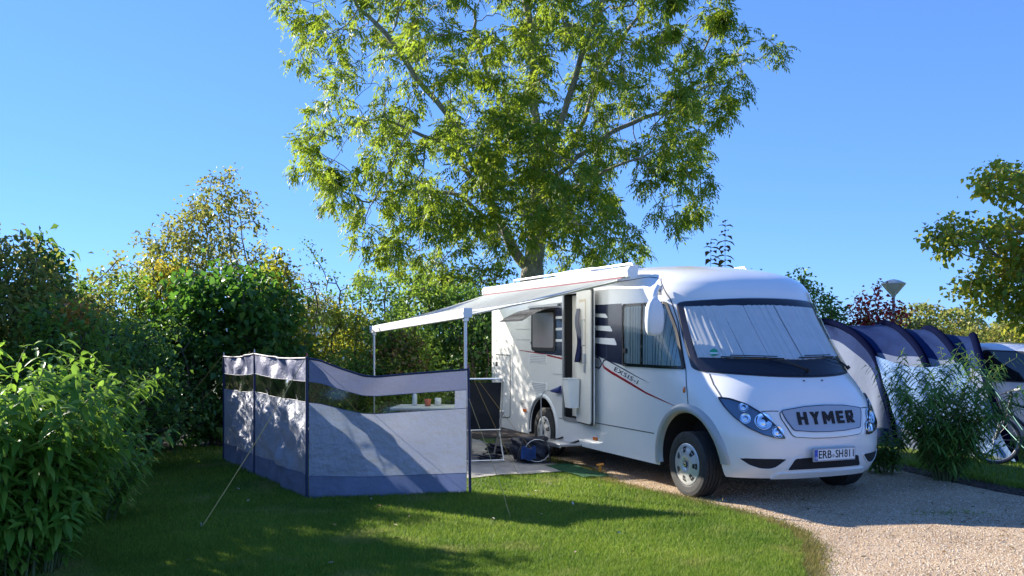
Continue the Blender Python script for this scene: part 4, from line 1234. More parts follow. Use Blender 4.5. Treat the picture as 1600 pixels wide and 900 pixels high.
# each arch: near foot, near shoulder, ridge, far shoulder, far foot
def arch(foot, sh, top, back):
    top = Vector(top); foot = Vector(foot); sh = Vector(sh); back = Vector(back)
    fs = Vector((top.x * 2 - sh.x + .2, top.y * 2 - sh.y, sh.z))
    return [foot, sh, top, fs, back]
A = [arch(wp(1400, 704, 14.0), wp(1366, 556, 14.3), wp(1286, 503, 15.6), (wp(1250, 640, 18)[0], 18.0, 0)),
     arch(wp(1463, 712, 13.3), wp(1446, 566, 13.6), wp(1382, 506, 15.2), (6.6, 17.6, 0)),
     arch(wp(1530, 720, 12.7), wp(1500, 570, 13.2), wp(1450, 514, 14.6), (7.4, 17.0, 0)),
     arch(wp(1586, 724, 12.3), wp(1540, 590, 12.7), wp(1520, 525, 14.0), (8.2, 16.0, 0))]
for a in A: a[0].z = 0; a[4].z = 0
def arch_pt(a, t, puff=0):
    P_ = a
    # smooth curve through the five points
    x = t * 4; i = min(3, int(x)); u = x - i
    p0 = P_[max(0, i - 1)]; p1 = P_[i]; p2 = P_[i + 1]; p3 = P_[min(4, i + 2)]
    return .5 * (2 * p1 + (p2 - p0) * u + (2 * p0 - 5 * p1 + 4 * p2 - p3) * u * u + (3 * p1 - p0 - 3 * p2 + p3) * u ** 3)
for k in range(3):
    def sk(i, j, t0, t1):
        t = t0 + (t1 - t0) * j
        p = arch_pt(A[k], t).lerp(arch_pt(A[k + 1], t), i)
        sag = math.sin(math.pi * i) * .05
        c = Vector((p.x, 15.5, 0.3)); d = (c - p); d.normalize()
        return p + d * sag + Vector((0, 0, .008 * math.sin(i * 12 + t * 40))) - TT
    for nm_, t0, t1, m_ in (('side_wall', .0, .27, M_TG), ('roof_panel', .27, .73, M_TN), ('side_wall', .73, 1.0, M_TG)):
        bm = bmesh.new(); add_grid(bm, lambda i, j: sk(i, j, t0, t1), 14, 16)
        from_bm(nm_, bm, m_, tt, smooth=True)
for k in range(4):
    bm = bmesh.new(); add_tube(bm, [arch_pt(A[k], t) - TT + Vector((-.01, -.02, .01)) for t in np.linspace(0, 1, 40)], .055, 8)
    from_bm('beam', bm, M_TB, tt, smooth=True)
# gable at the left end: upper navy band, pale wall, dark skirt
ga = [arch_pt(A[0], t) for t in np.linspace(0, 1, 41)]
gf = lambda t: Vector((arch_pt(A[0], t).x, arch_pt(A[0], t).y, 0))
def gable(i, j, z0, z1):
    t = i
    p = arch_pt(A[0], t); h = p.z
    z = max(0, min(h, z0(h) + (z1(h) - z0(h)) * j))
    b = Vector((p.x, p.y, z))
    return b + Vector((-.10 * math.sin(math.pi * t) * (1 - z / 2.2) - .02 * math.sin(t * 40), -.06 * math.sin(t * math.pi), 0)) - TT
for nm_, z0, z1, m_ in (('skirt', lambda h: 0, lambda h: min(h, .30), M_TN), ('gable_wall', lambda h: min(h, .30), lambda h: max(min(h, .30), h - .28), M_TG), ('gable_band', lambda h: max(min(h, .30), h - .28), lambda h: h, M_TN)):
    bm = bmesh.new(); add_grid(bm, lambda i, j: gable(i, j, z0, z1), 40, 8); bmesh.ops.remove_doubles(bm, verts=bm.verts[:], dist=.001)
    from_bm(nm_, bm, m_, tt, smooth=True)
for nm_, a, b in (('storm_strap', wp(1520, 560, 12.6), wp(1598, 672, 11.6)), ('storm_strap', wp(1532, 628, 12.5), wp(1600, 700, 11.6))):
    bm = bmesh.new(); add_tube(bm, [a - TT, b - TT], .006, 6); from_bm(nm_, bm, mat('green_strap', (.06, .26, .18), .5), tt)

# pale blue spotted sheet draped against the tent side
def m_spot():
    m, nt, bs, out = nt_of('spotted_cloth'); co = coords(nt, 'UV')
    mp = nt.nodes.new('ShaderNodeMapping'); mp.inputs['Scale'].default_value = (44, 34, 1); mp.inputs['Rotation'].default_value = (0, 0, .78); nt.links.new(co, mp.inputs[0])
    v = nt.nodes.new('ShaderNodeTexVoronoi'); v.inputs['Scale'].default_value = 1; v.inputs['Randomness'].default_value = 0.15; nt.links.new(mp.outputs[0], v.inputs['Vector'])
    c = ramp(nt, v.outputs['Distance'], [(.22, (.07, .20, .48)), (.32, (.26, .43, .68))])
    nt.links.new(c, bs.inputs['Base Color']); bs.inputs['Roughness'].default_value = .7
    t = nt.nodes.new('ShaderNodeBsdfTranslucent'); nt.links.new(c, t.inputs[0])
    mx = nt.nodes.new('ShaderNodeMixShader'); mx.inputs[0].default_value = .35
    nt.links.new(bs.outputs[0], mx.inputs[1]); nt.links.new(t.outputs[0], mx.inputs[2]); nt.links.new(mx.outputs[0], out.inputs[0])
    return m
c00, c01, c10, c11 = wp(1368, 556, 13.6), wp(1402, 668, 13.0), wp(1500, 566, 12.6), wp(1588, 722, 12.0)
def drape(i, j):
    p = c00.lerp(c10, i).lerp(c01.lerp(c11, i), j)
    p.z -= .12 * math.sin(math.pi * i) * (1 - j)
    p.y += .014 * math.sin(i * 22 + j * 6) + .012 * math.sin(j * 19 - i * 8) + .006 * math.sin(i * 41 - j * 13)
    p.z = max(.02, p.z)
    return p
bm = bmesh.new(); uv = bm.loops.layers.uv.new('UVMap')
vs, fs = add_grid(bm, drape, 60, 30)
ix = {v: (a / 60, b / 30) for a, row in enumerate(vs) for b, v in enumerate(row)}
for f in bm.faces:
    for l in f.loops: l[uv].uv = ix[l.vert]
tag(from_bm('spotted_cloth', bm, m_spot(), smooth=True), 'pale blue spotted sheet draped over the near side of the tunnel tent', 'sheet')

# ================================================================== WHITE CAR (behind the tent, mostly out of frame)
CD = Vector((.62, -.78, 0)).normalized(); CR = math.atan2(CD.y, CD.x)
car = empty('parked_car', Vector((8.02, 14.1, 0)), CR, 'silver-white car parked beside the tunnel tent, cut off by the right edge', 'car')
# stations along the length (local x, front = +x): floor z, belt z, belt half width, roof z, roof half width
ST = [(-1.75, .45, .80, .70, .95, .62), (-1.66, .30, .95, .80, 1.25, .66), (-1.50, .26, 1.02, .86, 1.52, .68), (-1.1, .25, 1.03, .88, 1.60, .66), (-.3, .25, 1.03, .89, 1.63, .66), (.4, .25, 1.01, .89, 1.60, .65),
      (.85, .25, .99, .89, 1.48, .66), (1.3, .25, .98, .88, 1.26, .70), (1.75, .25, .96, .87, 1.02, .80), (2.1, .26, .90, .84, .94, .78), (2.4, .28, .78, .78, .84, .72), (2.52, .34, .62, .70, .66, .62)]
bm = bmesh.new(); rows = []
for x, zf, zb, wb, zr, wr_ in ST:
    half = [(wb * .92, zf), (wb * .99, zf + .12), (wb, (zf + zb) / 2), (wb * .985, zb), ((wb + wr_) / 2 + .02, (zb + zr) / 2), (wr_, zr - .05), (wr_ * .85, zr), (0, zr + .02)]
    ring = half + [(-a, b) for a, b in half[-2::-1]]
    rows.append([bm.verts.new((x, a, b)) for a, b in ring])
for a, b in zip(rows[:-1], rows[1:]):
    for i in range(len(a)): bm.faces.new((a[i], a[(i + 1) % len(a)], b[(i + 1) % len(a)], b[i]))
bm.faces.new(rows[0]); bm.faces.new(rows[-1][::-1])
M_CARW = mat('car_paint', (.62, .65, .70), .22, coat=.8, var=.02, metal=.15)
cb = from_bm('body', bm, M_CARW, car, smooth=True); sharp_by_angle(cb.data, 32)
def car_side(x, z, s, o=.006):
    X = [q[0] for q in ST]
    zb = np.interp(x, X, [q[2] for q in ST]); wb = np.interp(x, X, [q[3] for q in ST]); zr = np.interp(x, X, [q[4] for q in ST]); wr_ = np.interp(x, X, [q[5] for q in ST])
    zm = (zb + zr) / 2; ym = (wb + wr_) / 2 + .02
    y = np.interp(z, [zb, zm, zr - .05], [wb * .985, ym, wr_])
    return Vector((x, s * (y + o), z))
M_CG = mat('car_glass', (.012, .014, .016), .05, coat=1.0, var=.2)
for s in (-1, 1):
    for pl in ([(-1.35, 1.10), (-.38, 1.09), (-.38, 1.50), (-1.15, 1.50), (-1.32, 1.38)], [(-.28, 1.09), (1.15, 1.06), (.95, 1.24), (.62, 1.42), (.30, 1.50), (-.28, 1.52)]):
        pl = smooth_poly(pl, .05, 3)
        w = patch('window', pl, lambda u, v, o: car_side(u, v, s, .012 + o), .0, M_CG, car, .1, .014)
        ring_patch('window_seal', pl, -.02, lambda u, v, o: car_side(u, v, s, .014 + o), .0, M_BLACK, w, .015)
    bm = bmesh.new(); add_tube(bm, [car_side(-.32, z, s, .008) for z in (.35, .6, .9, 1.05)], .006, 5); add_tube(bm, [car_side(1.22, z, s, .008) for z in (.40, .7, .98)], .006, 5); from_bm('door_gap', bm, M_GAP, car)
    for x in (-.5, .62):
        bm = bmesh.new(); add_box(bm, car_side(x - .55, .90, s, .02), (.2, .03, .035), bev=.01); from_bm('door_handle', bm, M_CARW, car)
    bm = bmesh.new(); add_box(bm, car_side(1.02, 1.10, s, .12), (.12, .2, .13), bev=.035); from_bm('wing_mirror', bm, M_BLACK, car)
    for x in (-1.05, 1.6):
        wh = bpy.data.objects.new('wheel', None); COL.objects.link(wh); wh.parent = car; wh.location = (x, s * .80, .31)
        A4 = Matrix.Rotation(R(-90) * s, 4, 'X')
        bm = bmesh.new(); add_lathe(bm, [(.19, -.09), (.29, -.1), (.31, -.07), (.31, .08), (.29, .105), (.20, .10)], 32, A4, closed=True); from_bm('tyre', bm, M_TYRE, wh, smooth=True)
        bm = bmesh.new(); add_lathe(bm, [(.20, .09), (.17, .07), (.05, .085), (0, .085)], 24, A4); from_bm('rim', bm, M_HUB, wh, smooth=True)
    bm = bmesh.new(); add_box(bm, (2.32, s * .62, .68), (.28, .26, .14), bev=.05); from_bm('headlight', bm, M_CHROME, car)
bm = bmesh.new()
q = [(.50, .58, 1.585), (.50, -.58, 1.585), (1.72, -.70, 1.055), (1.72, .70, 1.055)]
bm.faces.new([bm.verts.new((x + .02, y, z + .03)) for x, y, z in q]); bmesh.ops.solidify(bm, geom=bm.faces[:], thickness=.02); from_bm('windscreen', bm, M_CG, car)

# ================================================================== BICYCLE
def bicycle(p, rz, lean):
    b = empty('bicycle', p, 0, 'dark bicycle with green frame accents leaning beside the shrub at the right edge', 'bicycle')
    b.rotation_euler = (lean, 0, rz)
    rw = .335; wb_ = 1.05
    M_FR = mat('bike_frame', (.015, .02, .025), .3, coat=.5); M_GR = mat('bike_green', (.06, .22, .10), .35)
    for x in (0, wb_):
        wh = bpy.data.objects.new('wheel', None); COL.objects.link(wh); wh.parent = b; wh.location = (x, 0, rw)
        bm = bmesh.new(); add_tube(bm, [(math.cos(a) * (rw - .025), 0, math.sin(a) * (rw - .025)) for a in np.linspace(0, 2 * math.pi, 40, endpoint=False)], .024, 8, closed=True); from_bm('tyre', bm, M_BLACK, wh, smooth=True)
        bm = bmesh.new(); add_tube(bm, [(math.cos(a) * (rw - .052), 0, math.sin(a) * (rw - .052)) for a in np.linspace(0, 2 * math.pi, 40, endpoint=False)], .009, 6, closed=True); from_bm('rim', bm, M_GREYM, wh, smooth=True)
        bm = bmesh.new()
        for k in range(14):
            a = k * 2 * math.pi / 14
            add_tube(bm, [(0, .02 * (-1) ** k, 0), (math.cos(a) * (rw - .055), 0, math.sin(a) * (rw - .055))], .0015, 4)
        add_tube(bm, [(0, -.04, 0), (0, .04, 0)], .022, 8)
        from_bm('spokes', bm, M_ALU, wh)
    hd_t, hd_b = (.22, 0, .86), (.17, 0, .70)
    bb, st_ = (.62, 0, .30), (.72, 0, .76)
    bm = bmesh.new()
    add_tube(bm, [hd_t, hd_b], .024, 8); add_tube(bm, [(.215, 0, .83), (.70, 0, .68)], .018, 8); add_tube(bm, [(.18, 0, .72), bb], .024, 8); add_tube(bm, [bb, st_], .017, 8)
    for s in (-1, 1):
        add_tube(bm, [(.70, s * .02, .68), (wb_, s * .06, rw)], .009, 6); add_tube(bm, [(.62, s * .03, .30), (wb_, s * .06, rw)], .010, 6)
    from_bm('frame', bm, M_FR, b)
    bm = bmesh.new()
    for s in (-1, 1): add_tube(bm, [(.17, s * .05, .69), (.0, s * .055, rw)], .013, 8)
    add_tube(bm, [(.17, -.05, .69), (.17, .05, .69)], .015, 8); from_bm('fork', bm, M_FR, b)
    bm = bmesh.new(); add_tube(bm, [(.30, -.024, .76), (.62, -.022, .665)], .007, 6); from_bm('frame_stripe', bm, M_GR, b)
    bm = bmesh.new(); add_tube(bm, [(.22, 0, .86), (.235, 0, .96), (.19, 0, .99)], .016, 8); add_tube(bm, [(.25, -.30, 1.0), (.19, -.12, .985), (.18, 0, .98), (.19, .12, .985), (.25, .30, 1.0)], .012, 8); hb_ = from_bm('handlebar', bm, M_BLACK, b)
    for s in (-1, 1):
        bm = bmesh.new(); add_tube(bm, [(.215, s * .20, .993), (.255, s * .31, 1.0)], .018, 8); from_bm('grip', bm, M_GREYP, hb_)
        bm = bmesh.new(); add_tube(bm, [(.20, s * .16, .985), (.13, s * .18, .96), (.12, s * .27, .95)], .006, 6); from_bm('brake_lever', bm, M_ALU, hb_)
    bm = bmesh.new(); add_tube(bm, [st_, (.745, 0, .90)], .014, 8); from_bm('seat_post', bm, M_ALU, b)
    bm = bmesh.new(); rows = []
    for x, w, z in ((.62, .018, .915), (.68, .028, .925), (.76, .05, .925), (.84, .075, .93), (.88, .06, .93)):
        rows.append([bm.verts.new(q) for q in ((x, -w, z - .03), (x, w, z - .03), (x, w, z), (x, 0, z + .015), (x, -w, z))])
    for a, c in zip(rows[:-1], rows[1:]):
        for i in range(5): bm.faces.new((a[i], a[(i + 1) % 5], c[(i + 1) % 5], c[i]))
    bm.faces.new(rows[0]); bm.faces.new(rows[-1][::-1]); from_bm('saddle', bm, M_BLACK, b, smooth=True)
    bm = bmesh.new(); add_tube(bm, [(bb[0] + math.cos(a) * .09, -.05, bb[2] + math.sin(a) * .09) for a in np.linspace(0, 2 * math.pi, 24, endpoint=False)], .006, 5, closed=True)
    add_tube(bm, [(bb[0], -.06, bb[2]), (bb[0] + .1, -.07, bb[2] - .13)], .010, 6); add_tube(bm, [(bb[0], .06, bb[2]), (bb[0] - .1, .07, bb[2] + .13)], .010, 6); cr = from_bm('crank', bm, M_GREYM, b)
    for s, x, z in ((-1, .1, -.13), (1, -.1, .13)):
        bm = bmesh.new(); add_box(bm, (bb[0] + x, s * .12, bb[2] + z), (.09, .09, .02), bev=.005); from_bm('pedal', bm, M_BLACK, cr)
    bm = bmesh.new()
    for s in (-.1, .1): add_tube(bm, [(.15, s, .97), (.05, s * .8, .92), (.10, s * .3, .75)], .004, 5)
    from_bm('brake_cable', bm, M_BLACK, b)
bicycle(Vector((6.50, 12.05, .012)), R(-14), R(-7))

# ================================================================== LAMP POST
lp = wp(1396, 447, 22)
lamp = empty('park_lamp', (lp.x, lp.y, 0), 0, 'grey post lamp with a pale cone head, above the red-leaved bush', 'lamp post')
bm = bmesh.new(); add_tube(bm, [(0, 0, 0), (0, 0, .6), (0, 0, .62), (0, 0, lp.z - .25)], [.055, .055, .038, .036], 12); from_bm('post', bm, mat('post_grey', (.30, .33, .40), .5), lamp)
bm = bmesh.new(); z = lp.z - .27
add_lathe(bm, [(.045, z), (.06, z + .05), (.11, z + .10), (.27, z + .30), (.285, z + .325)], 32); from_bm('lamp_bowl', bm, mat('lamp_bowl', (.80, .78, .70), .4, trans=.45, tcol=(.9, .88, .78)), lamp, smooth=True)
bm = bmesh.new(); add_lathe(bm, [(.285, z + .325), (.29, z + .335), (.15, z + .405), (.04, z + .435), (0, z + .437)], 32); from_bm('lamp_cap', bm, mat('lamp_cap', (.70, .70, .68), .4), lamp, smooth=True)

# ================================================================== CAMPERS FAR BEHIND THE HEDGE
def far_van(name, p, rz, label, L=6.2, W=2.2, H=2.75):
    o = empty(name, p, rz, label, 'caravan')
    bm = bmesh.new()
    pr = smooth_poly([(-L / 2, .45), (L / 2, .45), (L / 2, H * .62), (L / 2 - min(.7, L * .2), H), (-L / 2 + .2, H), (-L / 2, H * .8)], min(.25, L * .08), 4)
    a = [bm.verts.new((x, -W / 2, z)) for x, z in pr]; b = [bm.verts.new((x, W / 2, z)) for x, z in pr]
    bm.faces.new(a); bm.faces.new(b[::-1])
    for i in range(len(a)): bm.faces.new((a[i], a[(i + 1) % len(a)], b[(i + 1) % len(a)], b[i]))
    from_bm('body', bm, M_WHITE2, o)
    for x in (-1.6, .6) if H > 1.8 else ():
        bm = bmesh.new(); add_box(bm, (x, -W / 2 - .01, H * .66), (1.0, .04, .55), bev=.015); w = from_bm('window', bm, M_CG, o)
    bm = bmesh.new(); add_box(bm, (-.4, -W / 2 - .008, .5 + (H - .7) * .5), (.6, .03, H - .8), bev=.01); from_bm('door', bm, M_WHITE2, o)
    for x in (-.9, 1.9) if L > 5 else (0,):
        for s in (-1, 1):
            bm = bmesh.new(); add_lathe(bm, [(0, -.1), (.33, -.1), (.33, .1), (0, .1)], 24, Matrix.Translation((x, s * (W / 2 - .12), .33)) @ Matrix.Rotation(R(90), 4, 'X')); from_bm('wheel', bm, M_TYRE, o)
    return o
pv = wp(487, 512, 27)
far_van('camper_van', Vector((pv.x, 27, 0)), R(-25), 'white camper roof showing over the hedge left of the awning', H=2.1 + .0)
pv = wp(1552, 544, 24)
far_van('trailer', Vector((pv.x, 24.6, 0)), R(4), 'white trailer roof showing just above the parked car', L=1.9, H=1.49)

# ================================================================== VEGETATION
def unit(v):
    return v / (np.linalg.norm(v, axis=-1, keepdims=True) + 1e-9)

def colonize(att, nodes, parents, D, dk, iters, rs, trop=(0, 0, .1), jit=.15):
    """space colonisation: the twigs grow towards the points that will carry leaves"""
    P = [np.array(n, float) for n in nodes]; par_ = list(parents)
    att = np.array(att, float); A = len(att)
    best = np.full(A, 1e9); bi = np.zeros(A, int); alive = np.ones(A, bool)
    new = list(range(len(P))); trop = np.array(trop)
    for _ in range(iters):
        if new:
            N_ = np.array([P[i] for i in new])
            for s in range(0, len(N_), 400):
                d = np.linalg.norm(att[:, None] - N_[None, s:s + 400], axis=2)
                j = d.argmin(1); m = d[np.arange(A), j]; k = m < best
                best[k] = m[k]; bi[k] = np.array(new)[s + j[k]]
        alive &= best > dk
        if not alive.any(): break
        idx = np.where(alive)[0]
        src = bi[idx]; dirs = unit(att[idx] - np.array([P[i] for i in src]))
        u, inv = np.unique(src, return_inverse=True)
        S = np.zeros((len(u), 3)); np.add.at(S, inv, dirs)
        S = unit(unit(S) + trop + rs.normal(0, jit, S.shape))
        new = []
        for k, i in enumerate(u):
            q = P[i] + S[k] * D
            P.append(q); par_.append(int(i)); new.append(len(P) - 1)
        if len(P) > 14000: break
    return np.array(P), np.array(par_)

def radii(P, par_, tip, base, expo=2.4, seeds=None):
    n = len(P); r = np.zeros(n); nch = np.zeros(n, int)
    for i in range(n - 1, -1, -1):
        if nch[i] == 0: r[i] = tip ** expo
        if par_[i] >= 0: r[par_[i]] += r[i]; nch[par_[i]] += 1
    r = r ** (1 / expo)
    k = min(1.0, base / r.max()) if r.max() > base else 1.0
    r = np.maximum(tip, r * (base / r.max()) if r.max() > 0 else r)
    return r, nch

def tube_net(P, par_, r, sides=6, rmin=0.0, ids=None):
    V = []; F = []; n = len(P)
    ang = np.linspace(0, 2 * math.pi, sides, endpoint=False)
    ch = {}
    for i in range(n):
        if par_[i] >= 0: ch.setdefault(par_[i], []).append(i)
    def frame(t):
        a = np.array([0, 0, 1.0]) if abs(t[2]) < .85 else np.array([1.0, 0, 0])
        u = np.cross(t, a); u /= np.linalg.norm(u) + 1e-9
        return u, np.cross(t, u)
    ringof = {}
    def ring(p, t, rad):
        u, w = frame(t)
        b = len(V)
        for a in ang: V.append(p + (u * math.cos(a) + w * math.sin(a)) * rad)
        return b
    D = np.zeros((n, 3))
    for i in range(n):
        if par_[i] >= 0: D[i] = P[i] - P[par_[i]]
    for i in range(n):
        p = par_[i]
        if p < 0 or r[i] < rmin: continue
        kids = ch.get(i, [])
        main = max(kids, key=lambda k: r[k]) if kids else None
        t = unit(D[i] + (D[main] if main is not None else 0))
        e = ring(P[i], t, r[i]); ringof[i] = e
        sib = ch[p]; ismain = i == max(sib, key=lambda k: r[k])
        if ismain and p in ringof: s = ringof[p]
        else: s = ring(P[p], unit(D[i]), r[i] * (1.15 if par_[p] >= 0 else 1.3))
        # match twist
        vs = np.array(V[s:s + sides]); ve = np.array(V[e:e + sides])
        best = min(range(sides), key=lambda k: np.sum((vs - np.roll(ve, -k, 0)) ** 2))
        for k in range(sides):
            F.append((s + k, s + (k + 1) % sides, e + (k + 1 + best) % sides, e + (k + best) % sides))
    return np.array(V), np.array(F)

def leaf_tris(pos, d, nrm, L, Wd, kind='diamond', droop=0.0):
    """vectorised leaves: pos base, d direction, nrm face normal (all (n,3)); L, Wd (n,)"""
    n = len(pos); d = unit(d); s = unit(np.cross(d, nrm)); nn = np.cross(s, d)
    L = L[:, None]; Wd = Wd[:, None]
    dn = np.array([0, 0, -1.0])
    if kind == 'diamond':
        v = np.stack([pos, pos + d * L * .45 + s * Wd * .5 + nn * Wd * .15, pos + d * L * .97 + dn * L * droop, pos + d * L * .45 - s * Wd * .5 + nn * Wd * .15], 1)
        f = np.array([(0, 1, 2), (0, 2, 3)]); k = 4
    else:   # 'long': folded and arched lanceolate leaf
        q = lambda t, w, lift: pos + d * L * t + s * Wd * w + nn * Wd * lift + dn * L * droop * t * t
        v = np.stack([q(0, 0, 0), q(.22, .36, .16), q(.22, 0, 0), q(.22, -.36, .16), q(.52, .48, .18), q(.52, 0, 0), q(.52, -.48, .18), q(.8, .24, .1), q(.8, 0, 0), q(.8, -.24, .1), q(1.0, 0, 0)], 1)
        f = np.array([(0, 1, 2), (0, 2, 3), (1, 4, 5), (1, 5, 2), (2, 5, 6), (2, 6, 3), (4, 7, 8), (4, 8, 5), (5, 8, 9), (5, 9, 6), (7, 10, 8), (8, 10, 9)]); k = 11
    F = (f[None] + (np.arange(n) * k)[:, None, None]).reshape(-1, 3)
    return v.reshape(-1, 3), F

def rand_dirs(rs, n, up=0.0):
    v = rs.normal(0, 1, (n, 3)); v[:, 2] += up
    return unit(v)

M_BARK = mat('grey_green_bark', (.30, .28, .20), .9, var=.45, scale=7, bmp=.9, bscale=22, bdist=.03)
M_BARKD = mat('brown_bark', (.085, .06, .04), .9, var=.4, scale=12, bmp=.6, bscale=50, bdist=.01)
M_STEM = mat('green_stem', (.12, .15, .05), .7, var=.3)
M_ASH = leafmat('ash_leaf', [(0.054, 0.127, 0.019), (0.091, 0.181, 0.021), (0.144, 0.243, 0.029), (0.235, 0.308, 0.036), (0.380, 0.361, 0.045)], 0.52, (0.47,0.60,0.04), pscale=.45)
M_MAPLE = leafmat('maple_leaf', [(.13, .24, .03), (.18, .30, .035), (.26, .36, .045), (.44, .42, .06), (.16, .27, .03)], .55, (0.59,0.55,0.07), pscale=.5)
M_OLIVE = leafmat('olive_leaf', [(0.105, 0.168, 0.039), (0.189, 0.251, 0.054), (0.315, 0.294, 0.063), (0.420, 0.315, 0.105)], 0.45, (0.42,0.44,0.08), pscale=.6)
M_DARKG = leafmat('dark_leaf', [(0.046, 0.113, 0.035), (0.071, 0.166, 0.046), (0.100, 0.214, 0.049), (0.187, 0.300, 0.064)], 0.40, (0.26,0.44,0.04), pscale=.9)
M_MIDG = leafmat('mid_leaf', [(0.064, 0.149, 0.029), (0.106, 0.213, 0.039), (0.159, 0.277, 0.042), (0.255, 0.340, 0.064)], 0.45, (0.39,0.55,0.05), pscale=.8)
M_YELG = leafmat('yellow_green_leaf', [(0.100, 0.162, 0.025), (0.162, 0.213, 0.025), (0.275, 0.275, 0.032), (0.450, 0.375, 0.037)], 0.50, (0.65,0.65,0.05), pscale=.9)
M_YEL = leafmat('yellow_leaf', [(0.331, 0.286, 0.032), (0.462, 0.374, 0.032), (0.550, 0.396, 0.055), (0.242, 0.242, 0.032)], 0.40, (0.78,0.65,0.07), pscale=1.2)
M_ORANGE = leafmat('orange_leaf', [(0.420, 0.200, 0.040), (0.500, 0.220, 0.070), (0.301, 0.200, 0.029), (0.140, 0.140, 0.029)], 0.40, (0.78,0.39,0.07), pscale=1.5)
M_REDLF = leafmat('red_leaf', [(.38, .015, .03), (.50, .03, .04), (.28, .02, .03), (.30, .14, .03), (.08, .12, .03)], 0.30, (0.65,0.08,0.07), pscale=1.5)
M_PURP = leafmat('bronze_leaf', [(.10, .05, .03), (.16, .09, .04), (.08, .11, .03), (.22, .20, .05)], 0.25, (0.33,0.13,0.07), pscale=1.5)
M_FORE = leafmat('shrub_leaf', [(0.073, 0.172, 0.026), (0.107, 0.230, 0.033), (0.164, 0.295, 0.041), (0.246, 0.360, 0.058)], 0.45, (0.39,0.65,0.07), pscale=1.6)
M_WILLOW = leafmat('lance_leaf', [(0.041, 0.121, 0.022), (0.059, 0.158, 0.030), (0.093, 0.205, 0.037), (0.186, 0.280, 0.055)], 0.32, (0.33,0.55,0.05), pscale=1.6)
M_GREYG = leafmat('grey_green_leaf', [(0.076, 0.108, 0.057), (0.113, 0.140, 0.076), (0.152, 0.177, 0.089)], 0.30, (0.33,0.42,0.16), pscale=.8)

def bush(name, label, cat, group, base, ells, n_att, leafm, leaf=(.07, .045), per=10, seed=1, D=.16, nstem=5, tip=.004, br=.035, bark=None, clump=.12, kind='diamond', droop=.25, extra=None, depth_leaf=3, hollow=.35, iters=60, mix=None):
    """ells: (dx, dy, dz, rx, ry, rz) lobes of the crown about the base"""
    rs = np.random.RandomState(seed)
    base = np.array(base, float)
    vol = np.array([e[3] * e[4] * e[5] for e in ells]) ** .8; pr = vol / vol.sum()
    k = rs.choice(len(ells), n_att, p=pr)
    E_ = np.array(ells)[k]
    u = rand_dirs(rs, n_att); rad = (hollow + (1 - hollow) * rs.rand(n_att) ** .5)
    # uneven outline: a few directions stick out, others stay back
    lump = 1 + .16 * np.sin(u[:, 0] * 5 + k) * np.sin(u[:, 2] * 6 + u[:, 1] * 4 + k * 2) + .10 * rs.normal(0, 1, n_att)
    att = E_[:, :3] + u * E_[:, 3:] * (rad * lump)[:, None]
    att = att[att[:, 2] > .12]
    if extra is not None: att = np.vstack([att, np.array(extra)])
    nodes = []; pars = []
    for s in range(nstem):
        a = 2 * math.pi * s / nstem + rs.rand(); rr = .12 + .1 * rs.rand()
        prev = -1; p = np.array([math.cos(a) * rr, math.sin(a) * rr, -.03])
        top = min(1.0, max(.3, min(e[2] for e in ells)))
        lean = np.array([math.cos(a) * .35, math.sin(a) * .35, 1.0])
        for q in range(max(2, int(top / D))):
            nodes.append(p.copy()); pars.append(prev); prev = len(nodes) - 1
            p = p + unit(lean + rs.normal(0, .15, 3)) * D
    P, pa = colonize(att, nodes, pars, D, D * 1.1, iters, rs, (0, 0, .08), .18)
    r, nch = radii(P, pa, tip, br)
    root = empty(name, tuple(base), 0, label, cat, group)
    V, F = tube_net(P, pa, r, 5)
    link('stems', np_mesh('stems', V, F, 4), bark or M_BARKD, root, smooth=True)
    # height above the tips decides which nodes carry leaves
    hgt = np.zeros(len(P), int)
    for i in range(len(P) - 1, -1, -1):
        if pa[i] >= 0: hgt[pa[i]] = max(hgt[pa[i]], hgt[i] + 1)
    L = np.where((hgt <= depth_leaf) & (P[:, 2] > .1))[0]
    per = int(per * 3.0); leaf = (leaf[0] * 1.15, leaf[1] * 1.2)
    nl = len(L) * per
    idx = np.repeat(L, per)
    dd = P[idx] - P[np.maximum(pa[idx], 0)]
    pos = P[idx] + rs.normal(0, clump, (nl, 3)) * np.array([1, 1, .8])
    pos[:, 2] = np.maximum(pos[:, 2], .04)
    d = unit(unit(dd) * .4 + rs.normal(0, .6, (nl, 3)) + np.array([0, 0, -.15]))
    nrm = unit(rs.normal(0, .55, (nl, 3)) + np.array([0, 0, 1.0]))
    sz = .65 + .7 * rs.rand(nl)
    v, f = leaf_tris(pos, d, nrm, leaf[0] * sz, leaf[1] * sz, kind, droop)
    link('foliage', np_mesh('foliage', v, f, 3), leafm, root)
    if mix is not None:
        mm, (mx, my, mz, mr), mn = mix
        q = rs.normal(0, 1, (mn, 3)); q = unit(q) * (rs.rand(mn, 1) ** .4) * mr + np.array([mx, my, mz])
        d = unit(rs.normal(0, .7, (mn, 3))); nrm = unit(rs.normal(0, .5, (mn, 3)) + np.array([0, 0, 1.0])); sz = .7 + .6 * rs.rand(mn)
        v, f = leaf_tris(q, d, nrm, leaf[0] * 1.05 * sz, leaf[1] * 1.1 * sz, kind, droop)
        link('turning_leaves', np_mesh('turning_leaves', v, f, 3), mm, root)
    return root

def G(px, d): return ((px - 800) / 1400 * d, d, 0)
def hh(py, d): return 1.7 - (py - 530) * d / 1400
HG = 'bushes and trees of the mixed hedge'
